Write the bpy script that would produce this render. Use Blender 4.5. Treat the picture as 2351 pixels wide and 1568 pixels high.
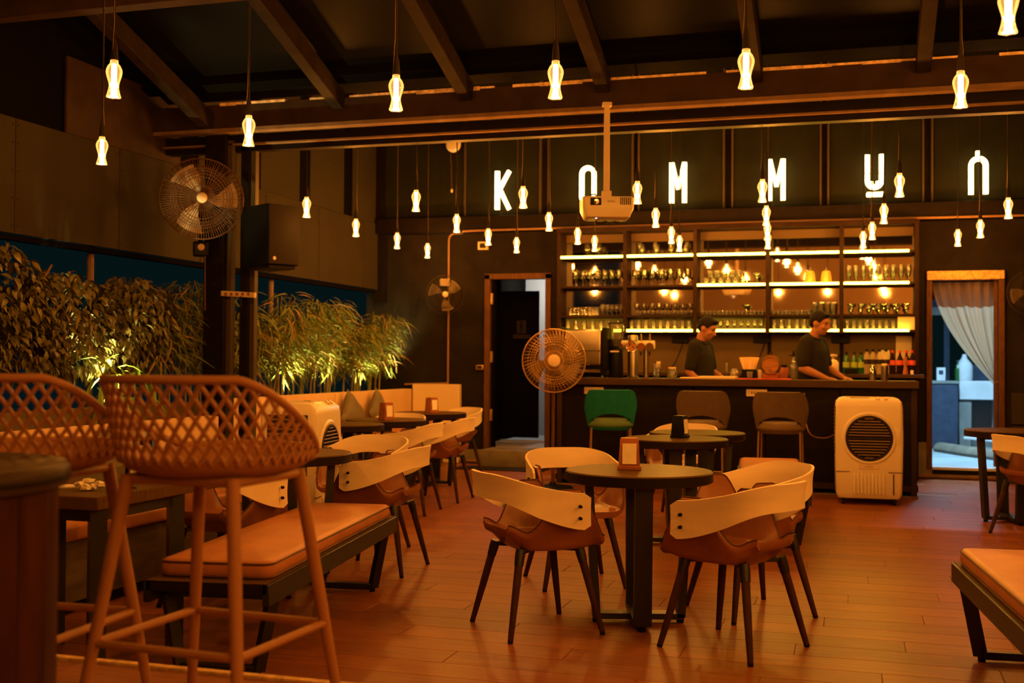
import bpy, bmesh, math, random
from math import pi, sin, cos, radians
from mathutils import Vector, Matrix, Euler, Quaternion

scn = bpy.context.scene
for o in list(bpy.data.objects):
    bpy.data.objects.remove(o)
col = scn.collection
rnd = random.Random(7)

# ---------------------------------------------------------------- camera
F, YAW, PIT, ROL, CAMH = 2622.0, .2912, .01717, .00693, 1.27
_f = Vector((-sin(YAW) * cos(PIT), cos(YAW) * cos(PIT), sin(PIT)))
_r = Vector((cos(YAW), sin(YAW), 0)); _d = _f.cross(_r)
_r2 = cos(ROL) * _r - sin(ROL) * _d; _d2 = sin(ROL) * _r + cos(ROL) * _d
cd = bpy.data.cameras.new('camera'); cam = bpy.data.objects.new('camera', cd); col.objects.link(cam)
cam.matrix_world = Matrix(((_r2.x, -_d2.x, -_f.x, 0), (_r2.y, -_d2.y, -_f.y, 0), (_r2.z, -_d2.z, -_f.z, CAMH), (0, 0, 0, 1)))
cd.sensor_fit = 'HORIZONTAL'; cd.sensor_width = 36; cd.lens = F / 2351 * 36
cd.clip_start = .05; cd.clip_end = 200
cd.dof.use_dof = True; cd.dof.focus_distance = 5.9; cd.dof.aperture_fstop = 2.8
scn.camera = cam

# ---------------------------------------------------------------- sky, exposure
wd = bpy.data.worlds.new('night'); scn.world = wd; wd.use_nodes = True
wd.node_tree.nodes['Background'].inputs[0].default_value = (.0016, .0062, .0070, 1)
wd.node_tree.nodes['Background'].inputs[1].default_value = 1.0
scn.view_settings.view_transform = 'Standard'; scn.view_settings.look = 'None'
scn.view_settings.gamma = 1; scn.view_settings.use_curve_mapping = False
scn.view_settings.exposure = 0.0
try:
    scn.cycles.use_denoising = True
    scn.cycles.max_bounces = 6; scn.cycles.transparent_max_bounces = 16
    scn.cycles.diffuse_bounces = 2; scn.cycles.glossy_bounces = 3; scn.cycles.transmission_bounces = 2
    scn.cycles.use_adaptive_sampling = True; scn.cycles.adaptive_threshold = .07; scn.cycles.adaptive_min_samples = 16
    scn.cycles.sample_clamp_indirect = 2.5; scn.cycles.sample_clamp_direct = 0
    scn.cycles.caustics_reflective = False; scn.cycles.caustics_refractive = False
except Exception:
    pass

WARM = (1.0, .335, .034)       # colour of the filament lamps
PEND_W = 55.0                 # watts of one pendant
YARD_W = 220.0

def at(px, py, Y):
    """the point of the plane Y = const seen at a pixel of the 2351 x 1568 frame"""
    a = (px - 1175.5) / F; b = (py - 784) / F
    d = _r2 * a + _d2 * b + _f
    return Vector((0, 0, CAMH)) + d * (Y / d.y)

# ---------------------------------------------------------------- materials
def nt(m):
    m.use_nodes = True
    return m.node_tree, m.node_tree.nodes['Principled BSDF']
def mat(name, colr, rough=.6, metal=0., spec=.07, noise=0., nscale=8., bump=0., bscale=60., stretch=None, coat=0., rand=0., trans=0., alpha=1.):
    m = bpy.data.materials.new(name); t, p = nt(m)
    p.inputs['Base Color'].default_value = (*colr, 1); p.inputs['Roughness'].default_value = rough
    p.inputs['Metallic'].default_value = metal; p.inputs['Specular IOR Level'].default_value = spec
    if coat: p.inputs['Coat Weight'].default_value = coat; p.inputs['Coat Roughness'].default_value = .25
    if alpha < 1: p.inputs['Alpha'].default_value = alpha
    if noise or bump or rand:
        tc = t.nodes.new('ShaderNodeTexCoord'); mp = t.nodes.new('ShaderNodeMapping')
        oi = t.nodes.new('ShaderNodeObjectInfo'); ad = t.nodes.new('ShaderNodeVectorMath'); ad.operation = 'MULTIPLY_ADD'
        ad.inputs[1].default_value = (1, 1, 1)
        sc = t.nodes.new('ShaderNodeVectorMath'); sc.operation = 'SCALE'; sc.inputs['Scale'].default_value = 37.
        cb = t.nodes.new('ShaderNodeCombineXYZ')
        for i in range(3): t.links.new(oi.outputs['Random'], cb.inputs[i])
        t.links.new(cb.outputs[0], sc.inputs[0])
        t.links.new(tc.outputs['Object'], ad.inputs[0]); t.links.new(sc.outputs[0], ad.inputs[2])
        t.links.new(ad.outputs[0], mp.inputs[0])
        if stretch: mp.inputs['Scale'].default_value = stretch
        nz = t.nodes.new('ShaderNodeTexNoise'); nz.inputs['Scale'].default_value = nscale; nz.inputs['Detail'].default_value = 5
        t.links.new(mp.outputs[0], nz.inputs['Vector'])
        if noise or rand:
            mr = t.nodes.new('ShaderNodeMapRange'); mr.inputs[1].default_value = .3; mr.inputs[2].default_value = .7
            mr.inputs[3].default_value = 1 - noise; mr.inputs[4].default_value = 1 + noise
            t.links.new(nz.outputs[0], mr.inputs[0])
            fac = mr.outputs[0]
            if rand:
                m2 = t.nodes.new('ShaderNodeMapRange'); m2.inputs[3].default_value = 1 - rand; m2.inputs[4].default_value = 1 + rand
                t.links.new(oi.outputs['Random'], m2.inputs[0])
                mu = t.nodes.new('ShaderNodeMath'); mu.operation = 'MULTIPLY'
                t.links.new(fac, mu.inputs[0]); t.links.new(m2.outputs[0], mu.inputs[1]); fac = mu.outputs[0]
            vm = t.nodes.new('ShaderNodeVectorMath'); vm.operation = 'SCALE'; vm.inputs[0].default_value = colr
            t.links.new(fac, vm.inputs['Scale']); t.links.new(vm.outputs[0], p.inputs['Base Color'])
        if bump:
            n2 = t.nodes.new('ShaderNodeTexNoise'); n2.inputs['Scale'].default_value = bscale; n2.inputs['Detail'].default_value = 4
            t.links.new(mp.outputs[0], n2.inputs['Vector'])
            bp = t.nodes.new('ShaderNodeBump'); bp.inputs['Strength'].default_value = bump; bp.inputs['Distance'].default_value = .01
            t.links.new(n2.outputs[0], bp.inputs['Height']); t.links.new(bp.outputs[0], p.inputs['Normal'])
    return m
def emit(name, colr, s, sample=True):
    m = bpy.data.materials.new(name); m.use_nodes = True; t = m.node_tree
    t.nodes.remove(t.nodes['Principled BSDF'])
    e = t.nodes.new('ShaderNodeEmission'); e.inputs[0].default_value = (*colr, 1); e.inputs[1].default_value = s
    t.links.new(e.outputs[0], t.nodes['Material Output'].inputs[0])
    if not sample:
        try: m.cycles.emission_sampling = 'NONE'
        except Exception: pass
    return m
def glass(name, tint, gl=.9, ior=1.45, glow=None, gs=0., rough=.03, body=0.):
    """thin glass: a clear body with a Fresnel reflection"""
    m = bpy.data.materials.new(name); m.use_nodes = True; t = m.node_tree; t.nodes.remove(t.nodes['Principled BSDF'])
    tr = t.nodes.new('ShaderNodeBsdfTransparent'); tr.inputs[0].default_value = (*tint, 1)
    g = t.nodes.new('ShaderNodeBsdfGlossy'); g.inputs['Roughness'].default_value = rough; g.inputs[0].default_value = (gl, gl, gl, 1)
    fr = t.nodes.new('ShaderNodeFresnel'); fr.inputs[0].default_value = ior
    mx = t.nodes.new('ShaderNodeMixShader'); t.links.new(fr.outputs[0], mx.inputs[0])
    base = tr.outputs[0]
    if body:
        df = t.nodes.new('ShaderNodeBsdfDiffuse'); df.inputs[0].default_value = (.8, .8, .8, 1)
        tl = t.nodes.new('ShaderNodeBsdfTranslucent'); tl.inputs[0].default_value = (.8, .8, .8, 1)
        ms = t.nodes.new('ShaderNodeMixShader'); ms.inputs[0].default_value = .5
        t.links.new(df.outputs[0], ms.inputs[1]); t.links.new(tl.outputs[0], ms.inputs[2])
        mb = t.nodes.new('ShaderNodeMixShader'); mb.inputs[0].default_value = body
        t.links.new(tr.outputs[0], mb.inputs[1]); t.links.new(ms.outputs[0], mb.inputs[2]); base = mb.outputs[0]
    t.links.new(base, mx.inputs[1]); t.links.new(g.outputs[0], mx.inputs[2])
    out = mx.outputs[0]
    if glow:
        e = t.nodes.new('ShaderNodeEmission'); e.inputs[0].default_value = (*glow, 1); e.inputs[1].default_value = gs
        a = t.nodes.new('ShaderNodeAddShader'); t.links.new(out, a.inputs[0]); t.links.new(e.outputs[0], a.inputs[1]); out = a.outputs[0]
        try: m.cycles.emission_sampling = 'NONE'
        except Exception: pass
    t.links.new(out, t.nodes['Material Output'].inputs[0])
    return m

M = {}
M['floor'] = mat('floor_laminate', (.235, .078, .020), .36, noise=.20, nscale=3.5, stretch=(1.2, 14, 14), rand=.14, spec=.07, bump=.02, bscale=30)
M['slab'] = mat('floor_slab', (.25, .13, .07), .6)
M['concrete'] = mat('concrete', (.19, .165, .13), .8, noise=.2, nscale=6)
M['blackwall'] = mat('dark_wall_paint', (.0175, .014, .0105), .75, spec=.03, noise=.2, nscale=5, bump=.08, bscale=90)
M['signpanel'] = mat('sign_panel_green_black', (.018, .019, .011), .7, spec=.0, noise=.15, nscale=3)
M['frame'] = mat('dark_steel_paint', (.010, .007, .0055), .5, noise=.2, nscale=10)
M['beam'] = mat('beam_brown_paint', (.038, .023, .016), .6, noise=.25, nscale=6)
M['flange'] = mat('beam_flange_primer', (.19, .12, .075), .5, noise=.2, nscale=7)
M['chip'] = mat('chipped_plaster', (.85, .62, .42), .9, noise=.4, nscale=25)
M['conduit'] = mat('conduit_brown', (.26, .15, .085), .5)
M['postbatten'] = mat('column_batten_paint', (.060, .046, .024), .6)
M['batten'] = mat('batten_pale_brown', (.075, .060, .034), .5)
M['board'] = mat('fibre_cement_board', (.033, .027, .0148), .75, noise=.10, nscale=2.5, bump=.05, bscale=50)
M['roofglass'] = mat('dark_roof_glazing', (.005, .004, .0035), .45, spec=.04)
M['rearwall'] = mat('rear_wall_tan', (.62, .44, .29), .8)
M['doorblack'] = mat('door_black_paint', (.005, .0045, .004), .6, spec=.0)
M['doorframe'] = mat('door_frame_brown', (.10, .048, .025), .5, noise=.25, nscale=9, stretch=(6, 6, 1))
M['greywall'] = mat('corridor_grey', (.34, .35, .35), .8)
M['tan'] = mat('banquette_tan', (.62, .43, .26), .6, noise=.07, nscale=4)
M['creamwall'] = mat('cream_panel', (.72, .58, .40), .7)
M['plinth'] = mat('banquette_base_ply', (.11, .080, .042), .55, noise=.3, nscale=3, stretch=(1, 1, 6))
M['leather'] = mat('brown_leather', (.25, .092, .040), .34, noise=.16, nscale=7, bump=.05, bscale=45, spec=.45)
M['leatherdark'] = mat('brown_leather_piping', (.10, .045, .025), .45)
M['cushion'] = mat('bench_cushion_vinyl', (.42, .175, .085), .38, noise=.10, nscale=6, bump=.04, bscale=25)
M['ply'] = mat('bent_plywood_cream', (.78, .66, .52), .45, noise=.07, nscale=4, stretch=(1, 1, 4))
M['legwood'] = mat('leg_dark_walnut', (.055, .026, .015), .5, noise=.2, nscale=10, stretch=(4, 4, 1))
M['blackmetal'] = mat('black_powder_coat', (.0075, .0065, .006), .45, spec=.5)
M['tabletop'] = mat('tabletop_dark_laminate', (.098, .054, .014), .36, noise=.15, nscale=5, stretch=(1, 12, 1), spec=.015)
M['edge'] = mat('tabletop_edge', (.016, .010, .007), .5)
M['stool'] = mat('stool_sand_plastic', (.36, .165, .072), .5, spec=.35)
M['drumwood'] = mat('drum_dark_redwood', (.048, .015, .010), .45, noise=.45, nscale=4, stretch=(5, 5, .8))
M['drumtop'] = mat('drum_top', (.05, .03, .017), .4, noise=.2, nscale=6)
M['nosing'] = mat('yellowed_nosing', (.62, .40, .16), .5, noise=.35, nscale=30)
M['white'] = mat('cooler_white_plastic', (.71, .63, .52), .35, spec=.3, noise=.04, nscale=4)
M['offwhite'] = mat('off_white_plastic', (.66, .54, .42), .5, noise=.06, nscale=8)
M['greyplastic'] = mat('grille_dark_plastic', (.032, .024, .018), .45)
M['slat'] = mat('louvre_brown_grey', (.20, .145, .10), .45)
M['steel'] = mat('brushed_steel', (.36, .32, .27), .28, metal=1., noise=.05, nscale=30)
M['chrome'] = mat('chrome', (.8, .76, .7), .12, metal=1.)
M['brass'] = mat('brass_wire', (.50, .33, .16), .35, metal=.8)
M['fanblade'] = mat('fan_blade_plastic', (.55, .43, .32), .4)
M['fanblade2'] = mat('fan_blade_smoke', (.22, .17, .12), .25)
M['napwood'] = mat('napkin_box_redwood', (.30, .105, .05), .45, noise=.2, nscale=14)
M['paper'] = mat('paper', (.85, .78, .68), .8, noise=.05, nscale=20)
M['black'] = mat('black_plastic', (.007, .007, .007), .4)
M['darkrubber'] = mat('dark_rubber', (.02, .018, .016), .8)
M['cord'] = mat('cord_black', (.022, .017, .013), .7)
M['cordbrown'] = mat('cord_brown', (.20, .11, .06), .6)
M['mirror'] = mat('back_bar_mirror', (.62, .55, .48), .03, metal=1.)
M['shelfwood'] = mat('shelf_dark_wood', (.019, .009, .005), .5, noise=.25, nscale=6, stretch=(1, 8, 8))
M['countertop'] = mat('counter_dark_wood', (.055, .032, .018), .35, noise=.2, nscale=5, stretch=(1, 8, 8))
M['barback'] = mat('bar_back_panel', (.115, .070, .038), .5, noise=.06, nscale=3)
M['green'] = mat('green_velvet', (.010, .15, .135), .8, noise=.1, nscale=20)
M['greyfab'] = mat('taupe_upholstery', (.115, .080, .052), .75, noise=.08, nscale=20)
M['greenleather'] = mat('green_seat_vinyl', (.09, .16, .08), .45)
M['taupeleather'] = mat('taupe_seat_vinyl', (.15, .10, .06), .38)
M['skin'] = mat('skin_brown', (.30, .135, .085), .5, noise=.05, nscale=20)
M['hair'] = mat('black_hair', (.010, .008, .007), .6, bump=.4, bscale=140)
M['shirt'] = mat('charcoal_polo', (.018, .016, .012), .85, noise=.1, nscale=20)
M['trouser'] = mat('black_trousers', (.015, .014, .014), .85)
M['eye'] = mat('eye_dark', (.02, .015, .012), .2)
M['lip'] = mat('lip', (.20, .075, .055), .5)
M['soil'] = mat('soil', (.03, .02, .012), .95)
M['bark'] = mat('bark', (.15, .09, .05), .8, noise=.3, nscale=12, stretch=(3, 3, 1))
M['ficus'] = mat('ficus_leaf', (.10, .088, .026), .42, rand=.2, noise=.35, nscale=9, spec=.4)
M['bamboo'] = mat('bamboo_leaf', (.12, .15, .030), .5, noise=.4, nscale=7, rand=.2)
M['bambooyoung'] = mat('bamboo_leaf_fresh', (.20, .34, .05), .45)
M['dryleaf'] = mat('bamboo_leaf_dry', (.26, .17, .08), .7, noise=.4, nscale=9)
M['culm'] = mat('bamboo_culm', (.22, .19, .075), .55, noise=.3, nscale=10)
M['pillow'] = mat('pillow_dark_leatherette', (.16, .135, .095), .38, noise=.1, nscale=8)
M['yellowcush'] = mat('back_cushion_mustard', (.62, .42, .19), .6, noise=.08, nscale=8)
M['yardfloor'] = mat('yard_concrete', (.27, .32, .35), .85, noise=.15, nscale=3)
M['yardblue'] = mat('yard_blue_paint', (.040, .055, .090), .6, noise=.2, nscale=8)
M['yardwhite'] = mat('yard_white_paint', (.55, .58, .62), .7, noise=.1, nscale=6)
M['yardgrey'] = mat('yard_grey_render', (.20, .21, .20), .8, noise=.2, nscale=5)
M['pink'] = mat('bar_mat_pink', (.60, .09, .075), .5)
M['barrel'] = mat('barrel_oak', (.34, .15, .06), .5, noise=.25, nscale=10, stretch=(1, 6, 6))
M['hoop'] = mat('barrel_hoop', (.10, .06, .035), .4, metal=.5)
M['red'] = mat('cap_red', (.55, .05, .05), .4)
M['redlabel'] = mat('label_red', (.62, .10, .09), .5)
M['limelabel'] = mat('label_lime', (.30, .42, .08), .5)
M['cola'] = mat('cola_liquid', (.018, .008, .006), .15)
M['greenglass'] = mat('green_pet', (.012, .09, .020), .15, spec=.6)
M['clearpet'] = mat('clear_pet', (.55, .46, .36), .12, alpha=.40)
M['copper'] = mat('pepper_mill_wood', (.32, .12, .06), .4)
M['straw'] = mat('pale_wood_sticks', (.85, .62, .35), .6)
M['label_cream'] = mat('cream_card', (.75, .66, .52), .6)
M['glass'] = glass('clear_glass', (.90, .86, .80), ior=2.3, body=.11, rough=.06)
M['glasslit'] = glass('clear_glass_lit', (.86, .82, .70), ior=1.9, body=.20, rough=.08)  # clear glass again, its paler body stands in for the strip glow
M['hopper'] = glass('hopper_smoke', (.80, .72, .55), body=.20)
M['bulbglass'] = glass('bulb_shell', (.97, .90, .75), glow=(1, .46, .10), gs=.42)
M['filament'] = emit('bulb_core', (1, .55, .17), 22, False)
M['bulbneck'] = emit('bulb_base_glow', (1, .55, .17), 6, False)
M['led'] = emit('led_strip', (1, .72, .045), 22.0)
M['neon'] = emit('sign_neon', (1, .70, .28), 9)
M['neonedge'] = emit('sign_letter_side', (1, .62, .20), 6.5)
M['bluedot'] = emit('projector_status_led', (.5, .55, 1), 6, False)

# ---------------------------------------------------------------- mesh helpers
class B:
    def __init__(s): s.bm = bmesh.new()
    def box(s, c, size, rot=None, bev=0., seg=1):
        b = bmesh.new(); bmesh.ops.create_cube(b, size=1)
        bmesh.ops.scale(b, vec=size, verts=b.verts)
        if bev: bmesh.ops.bevel(b, geom=b.edges[:], offset=bev, segments=seg, affect='EDGES', profile=.6)
        m = Matrix.Translation(c)
        if rot is not None: m = m @ Euler(rot).to_matrix().to_4x4()
        b.transform(m); s._add(b); return s
    def mm(s, x0, x1, y0, y1, z0, z1, bev=0., seg=1):
        return s.box(((x0+x1)/2, (y0+y1)/2, (z0+z1)/2), (abs(x1-x0), abs(y1-y0), abs(z1-z0)), None, bev, seg)
    def _add(s, b):
        me = bpy.data.meshes.new('t'); b.to_mesh(me); b.free(); s.bm.from_mesh(me); bpy.data.meshes.remove(me)
    def frustum(s, p0, p1, r0, r1, n=12, cap=True):
        return s.tube([p0, p1], [r0, r1], n, cap)
    def tube(s, pts, r, n=8, cap=True, closed=False, flat=None):
        pts = [Vector(p) for p in pts]; k = len(pts)
        rs = r if isinstance(r, (list, tuple)) else [r] * k
        rings = []; prev = None
        for i, p in enumerate(pts):
            if closed: t = pts[(i+1) % k] - pts[i-1]
            else: t = pts[min(i+1, k-1)] - pts[max(i-1, 0)]
            if t.length < 1e-9: t = Vector((0, 0, 1))
            t.normalize()
            if prev is None:
                a = Vector((0, 0, 1)) if abs(t.z) < .9 else Vector((1, 0, 0))
                u = t.cross(a).normalized()
            else:
                u = (prev - t * prev.dot(t)); u = u.normalized() if u.length > 1e-6 else t.orthogonal().normalized()
            prev = u; v = t.cross(u)
            fl = flat or 1
            rings.append([s.bm.verts.new(p + (u * cos(2*pi*j/n) + v * sin(2*pi*j/n) * fl) * rs[i]) for j in range(n)])
        m = k if closed else k - 1
        for i in range(m):
            a, b = rings[i], rings[(i+1) % k]
            for j in range(n): s.bm.faces.new((a[j], a[(j+1) % n], b[(j+1) % n], b[j]))
        if cap and not closed:
            s.bm.faces.new(rings[0][::-1]); s.bm.faces.new(rings[-1])
        return s
    def lathe(s, prof, n=16, c=(0, 0, 0), axis=None, wob=None, cap=False):
        rings = []
        q = Vector((0, 0, 1)).rotation_difference(Vector(axis)).to_matrix() if axis else Matrix.Identity(3)
        c = Vector(c)
        for i, (r, z) in enumerate(prof):
            if r < 1e-6: rings.append([s.bm.verts.new(c + q @ Vector((0, 0, z)))]); continue
            ring = []
            for j in range(n):
                a = 2*pi*j/n; rr = r * (1 + (wob(i, a) if wob else 0))
                ring.append(s.bm.verts.new(c + q @ Vector((rr*cos(a), rr*sin(a), z))))
            rings.append(ring)
        for i in range(len(rings)-1):
            a, b = rings[i], rings[i+1]
            for j in range(n):
                if len(a) == 1 and len(b) == 1: break
                if len(a) == 1: s.bm.faces.new((a[0], b[(j+1) % n], b[j]))
                elif len(b) == 1: s.bm.faces.new((a[j], a[(j+1) % n], b[0]))
                else: s.bm.faces.new((a[j], a[(j+1) % n], b[(j+1) % n], b[j]))
        if cap:
            if len(rings[0]) > 1: s.bm.faces.new(rings[0][::-1])
            if len(rings[-1]) > 1: s.bm.faces.new(rings[-1])
        return s
    def ball(s, c, r, seg=12, rings=8, rot=None):
        b = bmesh.new(); bmesh.ops.create_uvsphere(b, u_segments=seg, v_segments=rings, radius=1)
        if not isinstance(r, (list, tuple)): r = (r, r, r)
        bmesh.ops.scale(b, vec=r, verts=b.verts)
        m = Matrix.Translation(c)
        if rot is not None: m = m @ Euler(rot).to_matrix().to_4x4()
        b.transform(m); s._add(b); return s
    def grid(s, rows, closeu=False):
        vs = [[s.bm.verts.new(p) for p in r] for r in rows]; n = len(rows[0])
        for i in range(len(rows)-1):
            for j in range(n if closeu else n-1):
                k = (j+1) % n
                s.bm.faces.new((vs[i][j], vs[i][k], vs[i+1][k], vs[i+1][j]))
        return s
    def poly(s, pts, th=None, d=(0, 1, 0)):
        """flat polygon, given as points; extruded by th along d"""
        vs = [s.bm.verts.new(p) for p in pts]; f = s.bm.faces.new(vs)
        if th:
            r = bmesh.ops.extrude_face_region(s.bm, geom=[f])
            ev = [e for e in r['geom'] if isinstance(e, bmesh.types.BMVert)]
            bmesh.ops.translate(s.bm, vec=Vector(d) * th, verts=ev)
        return s
    def thick(s, t):
        bmesh.ops.recalc_face_normals(s.bm, faces=s.bm.faces[:])
        bmesh.ops.solidify(s.bm, geom=s.bm.faces[:], thickness=t); return s
    def done(s, name, m, parent=None, loc=None, rot=None, sharp=38, fix=True):
        bm = s.bm
        if fix: bmesh.ops.recalc_face_normals(bm, faces=bm.faces[:])
        me = bpy.data.meshes.new(name); bm.to_mesh(me); bm.free()
        for p in me.polygons: p.use_smooth = True
        try: me.set_sharp_from_angle(angle=radians(sharp))
        except Exception: pass
        me.materials.append(M[m] if isinstance(m, str) else m)
        o = bpy.data.objects.new(name, me); col.objects.link(o); o.parent = parent
        if loc is not None: o.location = loc
        if rot is not None: o.rotation_euler = rot
        return o
def tag(o, label=None, cat=None, group=None, kind=None):
    if label: o['label'] = label
    if cat: o['category'] = cat
    if group: o['group'] = group
    if kind: o['kind'] = kind
    return o
def thing(name, label, cat, loc=(0, 0, 0), rz=0., group=None):
    o = bpy.data.objects.new(name, None); col.objects.link(o); o.location = loc; o.rotation_euler = (0, 0, rz)
    o.empty_display_size = .1
    return tag(o, label, cat, group)
def struct(o): o['kind'] = 'structure'; return o
def sgroup(name, loc=(0, 0, 0)):
    o = bpy.data.objects.new(name, None); col.objects.link(o); o.location = loc; o['kind'] = 'structure'; return o
KIDS = {}
def kids(o): return [c for c in bpy.data.objects if c.parent == o]
def copy_tree(o, parent=None, loc=None, rz=None, label=None, group=None, top=True):
    c = o.copy(); col.objects.link(c); c.parent = parent
    if o.type == 'LIGHT': c.data = o.data
    if loc is not None: c.location = loc
    if rz is not None: c.rotation_euler = (0, 0, rz)
    if label: c['label'] = label
    if group: c['group'] = group
    for k in kids(o):
        copy_tree(k, c, top=False)
    return c
def arc(c, r, a0, a1, n, plane='xy'):
    out = []
    for i in range(n+1):
        a = a0 + (a1-a0)*i/n; u, v = r*cos(a), r*sin(a)
        out.append({'xy': (c[0]+u, c[1]+v, c[2]), 'xz': (c[0]+u, c[1], c[2]+v), 'yz': (c[0], c[1]+u, c[2]+v)}[plane])
    return out
def sstep(a, b, x):
    t = max(0, min(1, (x-a)/(b-a))); return t*t*(3-2*t)
def catmull(pts, n=6):
    P = [Vector(p) for p in pts]; out = []
    for i in range(len(P)-1):
        p0, p1, p2, p3 = P[max(i-1, 0)], P[i], P[i+1], P[min(i+2, len(P)-1)]
        for k in range(n):
            t = k/n
            out.append(.5*((2*p1)+(-p0+p2)*t+(2*p0-5*p1+4*p2-p3)*t*t+(-p0+3*p1-3*p2+p3)*t**3))
    out.append(P[-1]); return out
ORD = ['first', 'second', 'third', 'fourth', 'fifth', 'sixth', 'seventh', 'eighth', 'ninth', 'tenth', 'eleventh', 'twelfth']

# ================================================================ SETTING
YW = 13.5            # face of the back wall
XL = -5.8            # face of the left boards
def visible(p, mx=60):
    v = Vector(p) - Vector((0, 0, CAMH)); z = v.dot(_f)
    if z < .2: return False
    x = 1175.5 + F*v.dot(_r2)/z; y = 784 + F*v.dot(_d2)/z
    return -mx < x < 2351+mx and -mx < y < 1568+mx

# ---- floor with separate boards, platform
floor = struct(B().mm(-5.86, 4.2, 3.0, 13.62, -.12, -.0035).done('floor', 'slab'))
PL, PWD = 1.3, .2
pm = B().box((0, 0, -.006), (PL-.003, PWD-.0022, .012), None, .0012).done('plank', 'floor', floor)
pme = pm.data; bpy.data.objects.remove(pm)
row = 0; y = 3.24
while y < 13.45:
    off = (row * .47) % PL
    x = -5.6 + off
    while x < 2.6:
        pts = [(x+dx, y, 0) for dx in (-PL/2, -PL/4, 0, PL/4, PL/2)]
        inbar = y > 11.6 and -3.0 < x < .4
        if any(visible(p, 10) for p in pts) and x > -4.9 and not inbar:
            o = bpy.data.objects.new('plank', pme); col.objects.link(o); o.parent = floor; o.location = (x, y, 0)
        x += PL
    y += PWD; row += 1
plat = struct(B().mm(-6, 4.2, -4.1, 3.12, -.12, .297).done('floor_platform', 'slab'))
ppm = B().box((0, 0, -.006), (PL-.003, PWD-.0022, .012), None, .0012).done('plank', 'floor'); ppe = ppm.data; bpy.data.objects.remove(ppm)
for r in range(4):
    for k in range(3):
        o = bpy.data.objects.new('plank', ppe); col.objects.link(o); o.parent = plat
        o.location = (-3.0 + k*PL + (r % 2)*.6, 3.0 - r*PWD, .303)
struct(B().mm(-4.6, 3.2, 3.10, 3.135, .255, .313, .004).done('trim_1', 'nosing'))

# ---- back wall with two openings
b = B()
for x0, x1, z0, z1 in ((-6.0, -4.36, 0, 4.8), (-4.36, -3.58, 0, .19), (-4.36, -3.58, 2.31, 4.8), (-3.58, .80, 0, 4.8), (.80, 1.54, 0, .10), (.80, 1.54, 2.26, 4.8), (1.54, 4.3, 0, 4.8)):
    b.mm(x0, x1, YW, YW+.14, z0, z1)
wall_back = struct(b.done('wall_back', 'blackwall'))
# cream footing by the doors, floor trims
struct(B().mm(.66, .83, YW-.03, YW, .0, .40, .003).done('baseboard_back', 'concrete'))
struct(B().mm(-4.72, -4.30, YW-.02, YW, .05, .17, .003).done('baseboard_corner', 'concrete'))
struct(B().tube([(-5.3, YW-.05, .03), (-3.1, YW-.05, .03)], .022, 8).done('trim_2', 'flange'))
struct(B().tube([(.66, YW-.05, .03), (1.75, YW-.05, .03)], .024, 8).done('trim_3', 'flange'))
# sign boards with pale edge strips
for x0, x1 in ((-5.78, -4.66), (-4.63, -3.69), (-3.56, -2.55), (-2.45, -1.475), (-1.345, -.385), (-.27, .715), (.84, 1.83), (1.95, 3.0)):
    B().mm(x0, x1, YW-.07, YW, 3.05, 4.75, .004).done('sign_board', 'signpanel', wall_back)
for x in (-4.645, -3.675, -3.57, -2.535, -2.46, -1.46, -1.36, -.37, -.285, .73, .825, 1.845):
    B().mm(x-.011, x+.011, YW-.095, YW-.02, 3.06, 4.75).done('edge_strip', 'batten', wall_back)
struct(B().mm(-5.78, 3.2, 13.28, YW, 2.86, 3.05, .006).done('beam_back', 'frame'))
# panel by the right door
pr = sgroup('wall_panel_right', (1.64, YW-.02, 0))
for z0, z1 in ((.02, .30), (.32, .60), (.62, .96)):
    B().mm(0, 1.6, -.02, .0, z0, z1, .004).done('panel', 'board', pr)

# ---- left wall: low planter wall, boards, upper boards
struct(B().mm(-6.05, -5.86, 3.0, 13.64, 0, .80).done('wall_left', 'blackwall'))
upper = struct(B().mm(XL-.10, XL-.03, 1.0, 13.64, 2.12, 2.16).done('wall_left_upper', 'doorblack'))
y0 = 4.4
for y1 in (5.62, 6.84, 8.06, 9.28, 10.50, 11.72, 12.94, 13.5):
    p = B().mm(XL-.03, XL, y0+.003, y1-.003, 2.165, 3.0, .003).done('panel', 'board', upper)
    for zz in (2.22, 2.42, 2.62, 2.82, 2.95):
        for yy in (y0+.03, y1-.03):
            B().frustum((XL-.004, yy, zz), (XL+.003, yy, zz), .008, .007, 8).done('screw', 'frame', p)
    y0 = y1
B().mm(XL-.06, XL-.04, 1.0, 13.6, 3.0, 7.6).done('backing', 'doorblack', upper)
for y0, y1 in ((9.25, 10.10), (10.40, 11.25), (11.51, 12.38), (12.64, 13.32)):
    B().mm(XL-.03, XL-.005, y0, y1, 3.003, 4.7, .003).done('upper_panel', 'board', upper)
B().mm(XL-.03, XL-.005, 7.4, 8.95, 3.003, 3.6, .003).done('upper_panel', 'beam', upper)
struct(B().mm(XL-.05, XL+.09, 13.38, 13.5, 2.0, 4.7).done('trim_4', 'frame'))
# slim posts standing in the opening
for k, (px, py) in enumerate(((208, 590), (622, 680))):
    q = at(px, py, 1.0); s_ = (-5.95)/q.x; yq = s_
    struct(B().tube([(-5.95, yq, .8), (-5.95, yq, 2.2)], .028, 8).done('post_%d' % (k+1), 'flange'))
# steel column with two pale battens beside it
colm = sgroup('column', (-5.20, 8.72, 0))
B().mm(-.16, .04, -.09, .09, .0, 3.2, .004).done('steel_column', 'frame', colm)
B().mm(.14, .22, .0, .10, .0, 3.15, .002).done('steel_back', 'frame', colm)
B().mm(.04, .085, -.05, .02, .0, 3.15, .002).done('batten', 'postbatten', colm)
B().mm(.225, .27, .02, .08, .0, 3.15, .002).done('batten', 'postbatten', colm)

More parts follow.
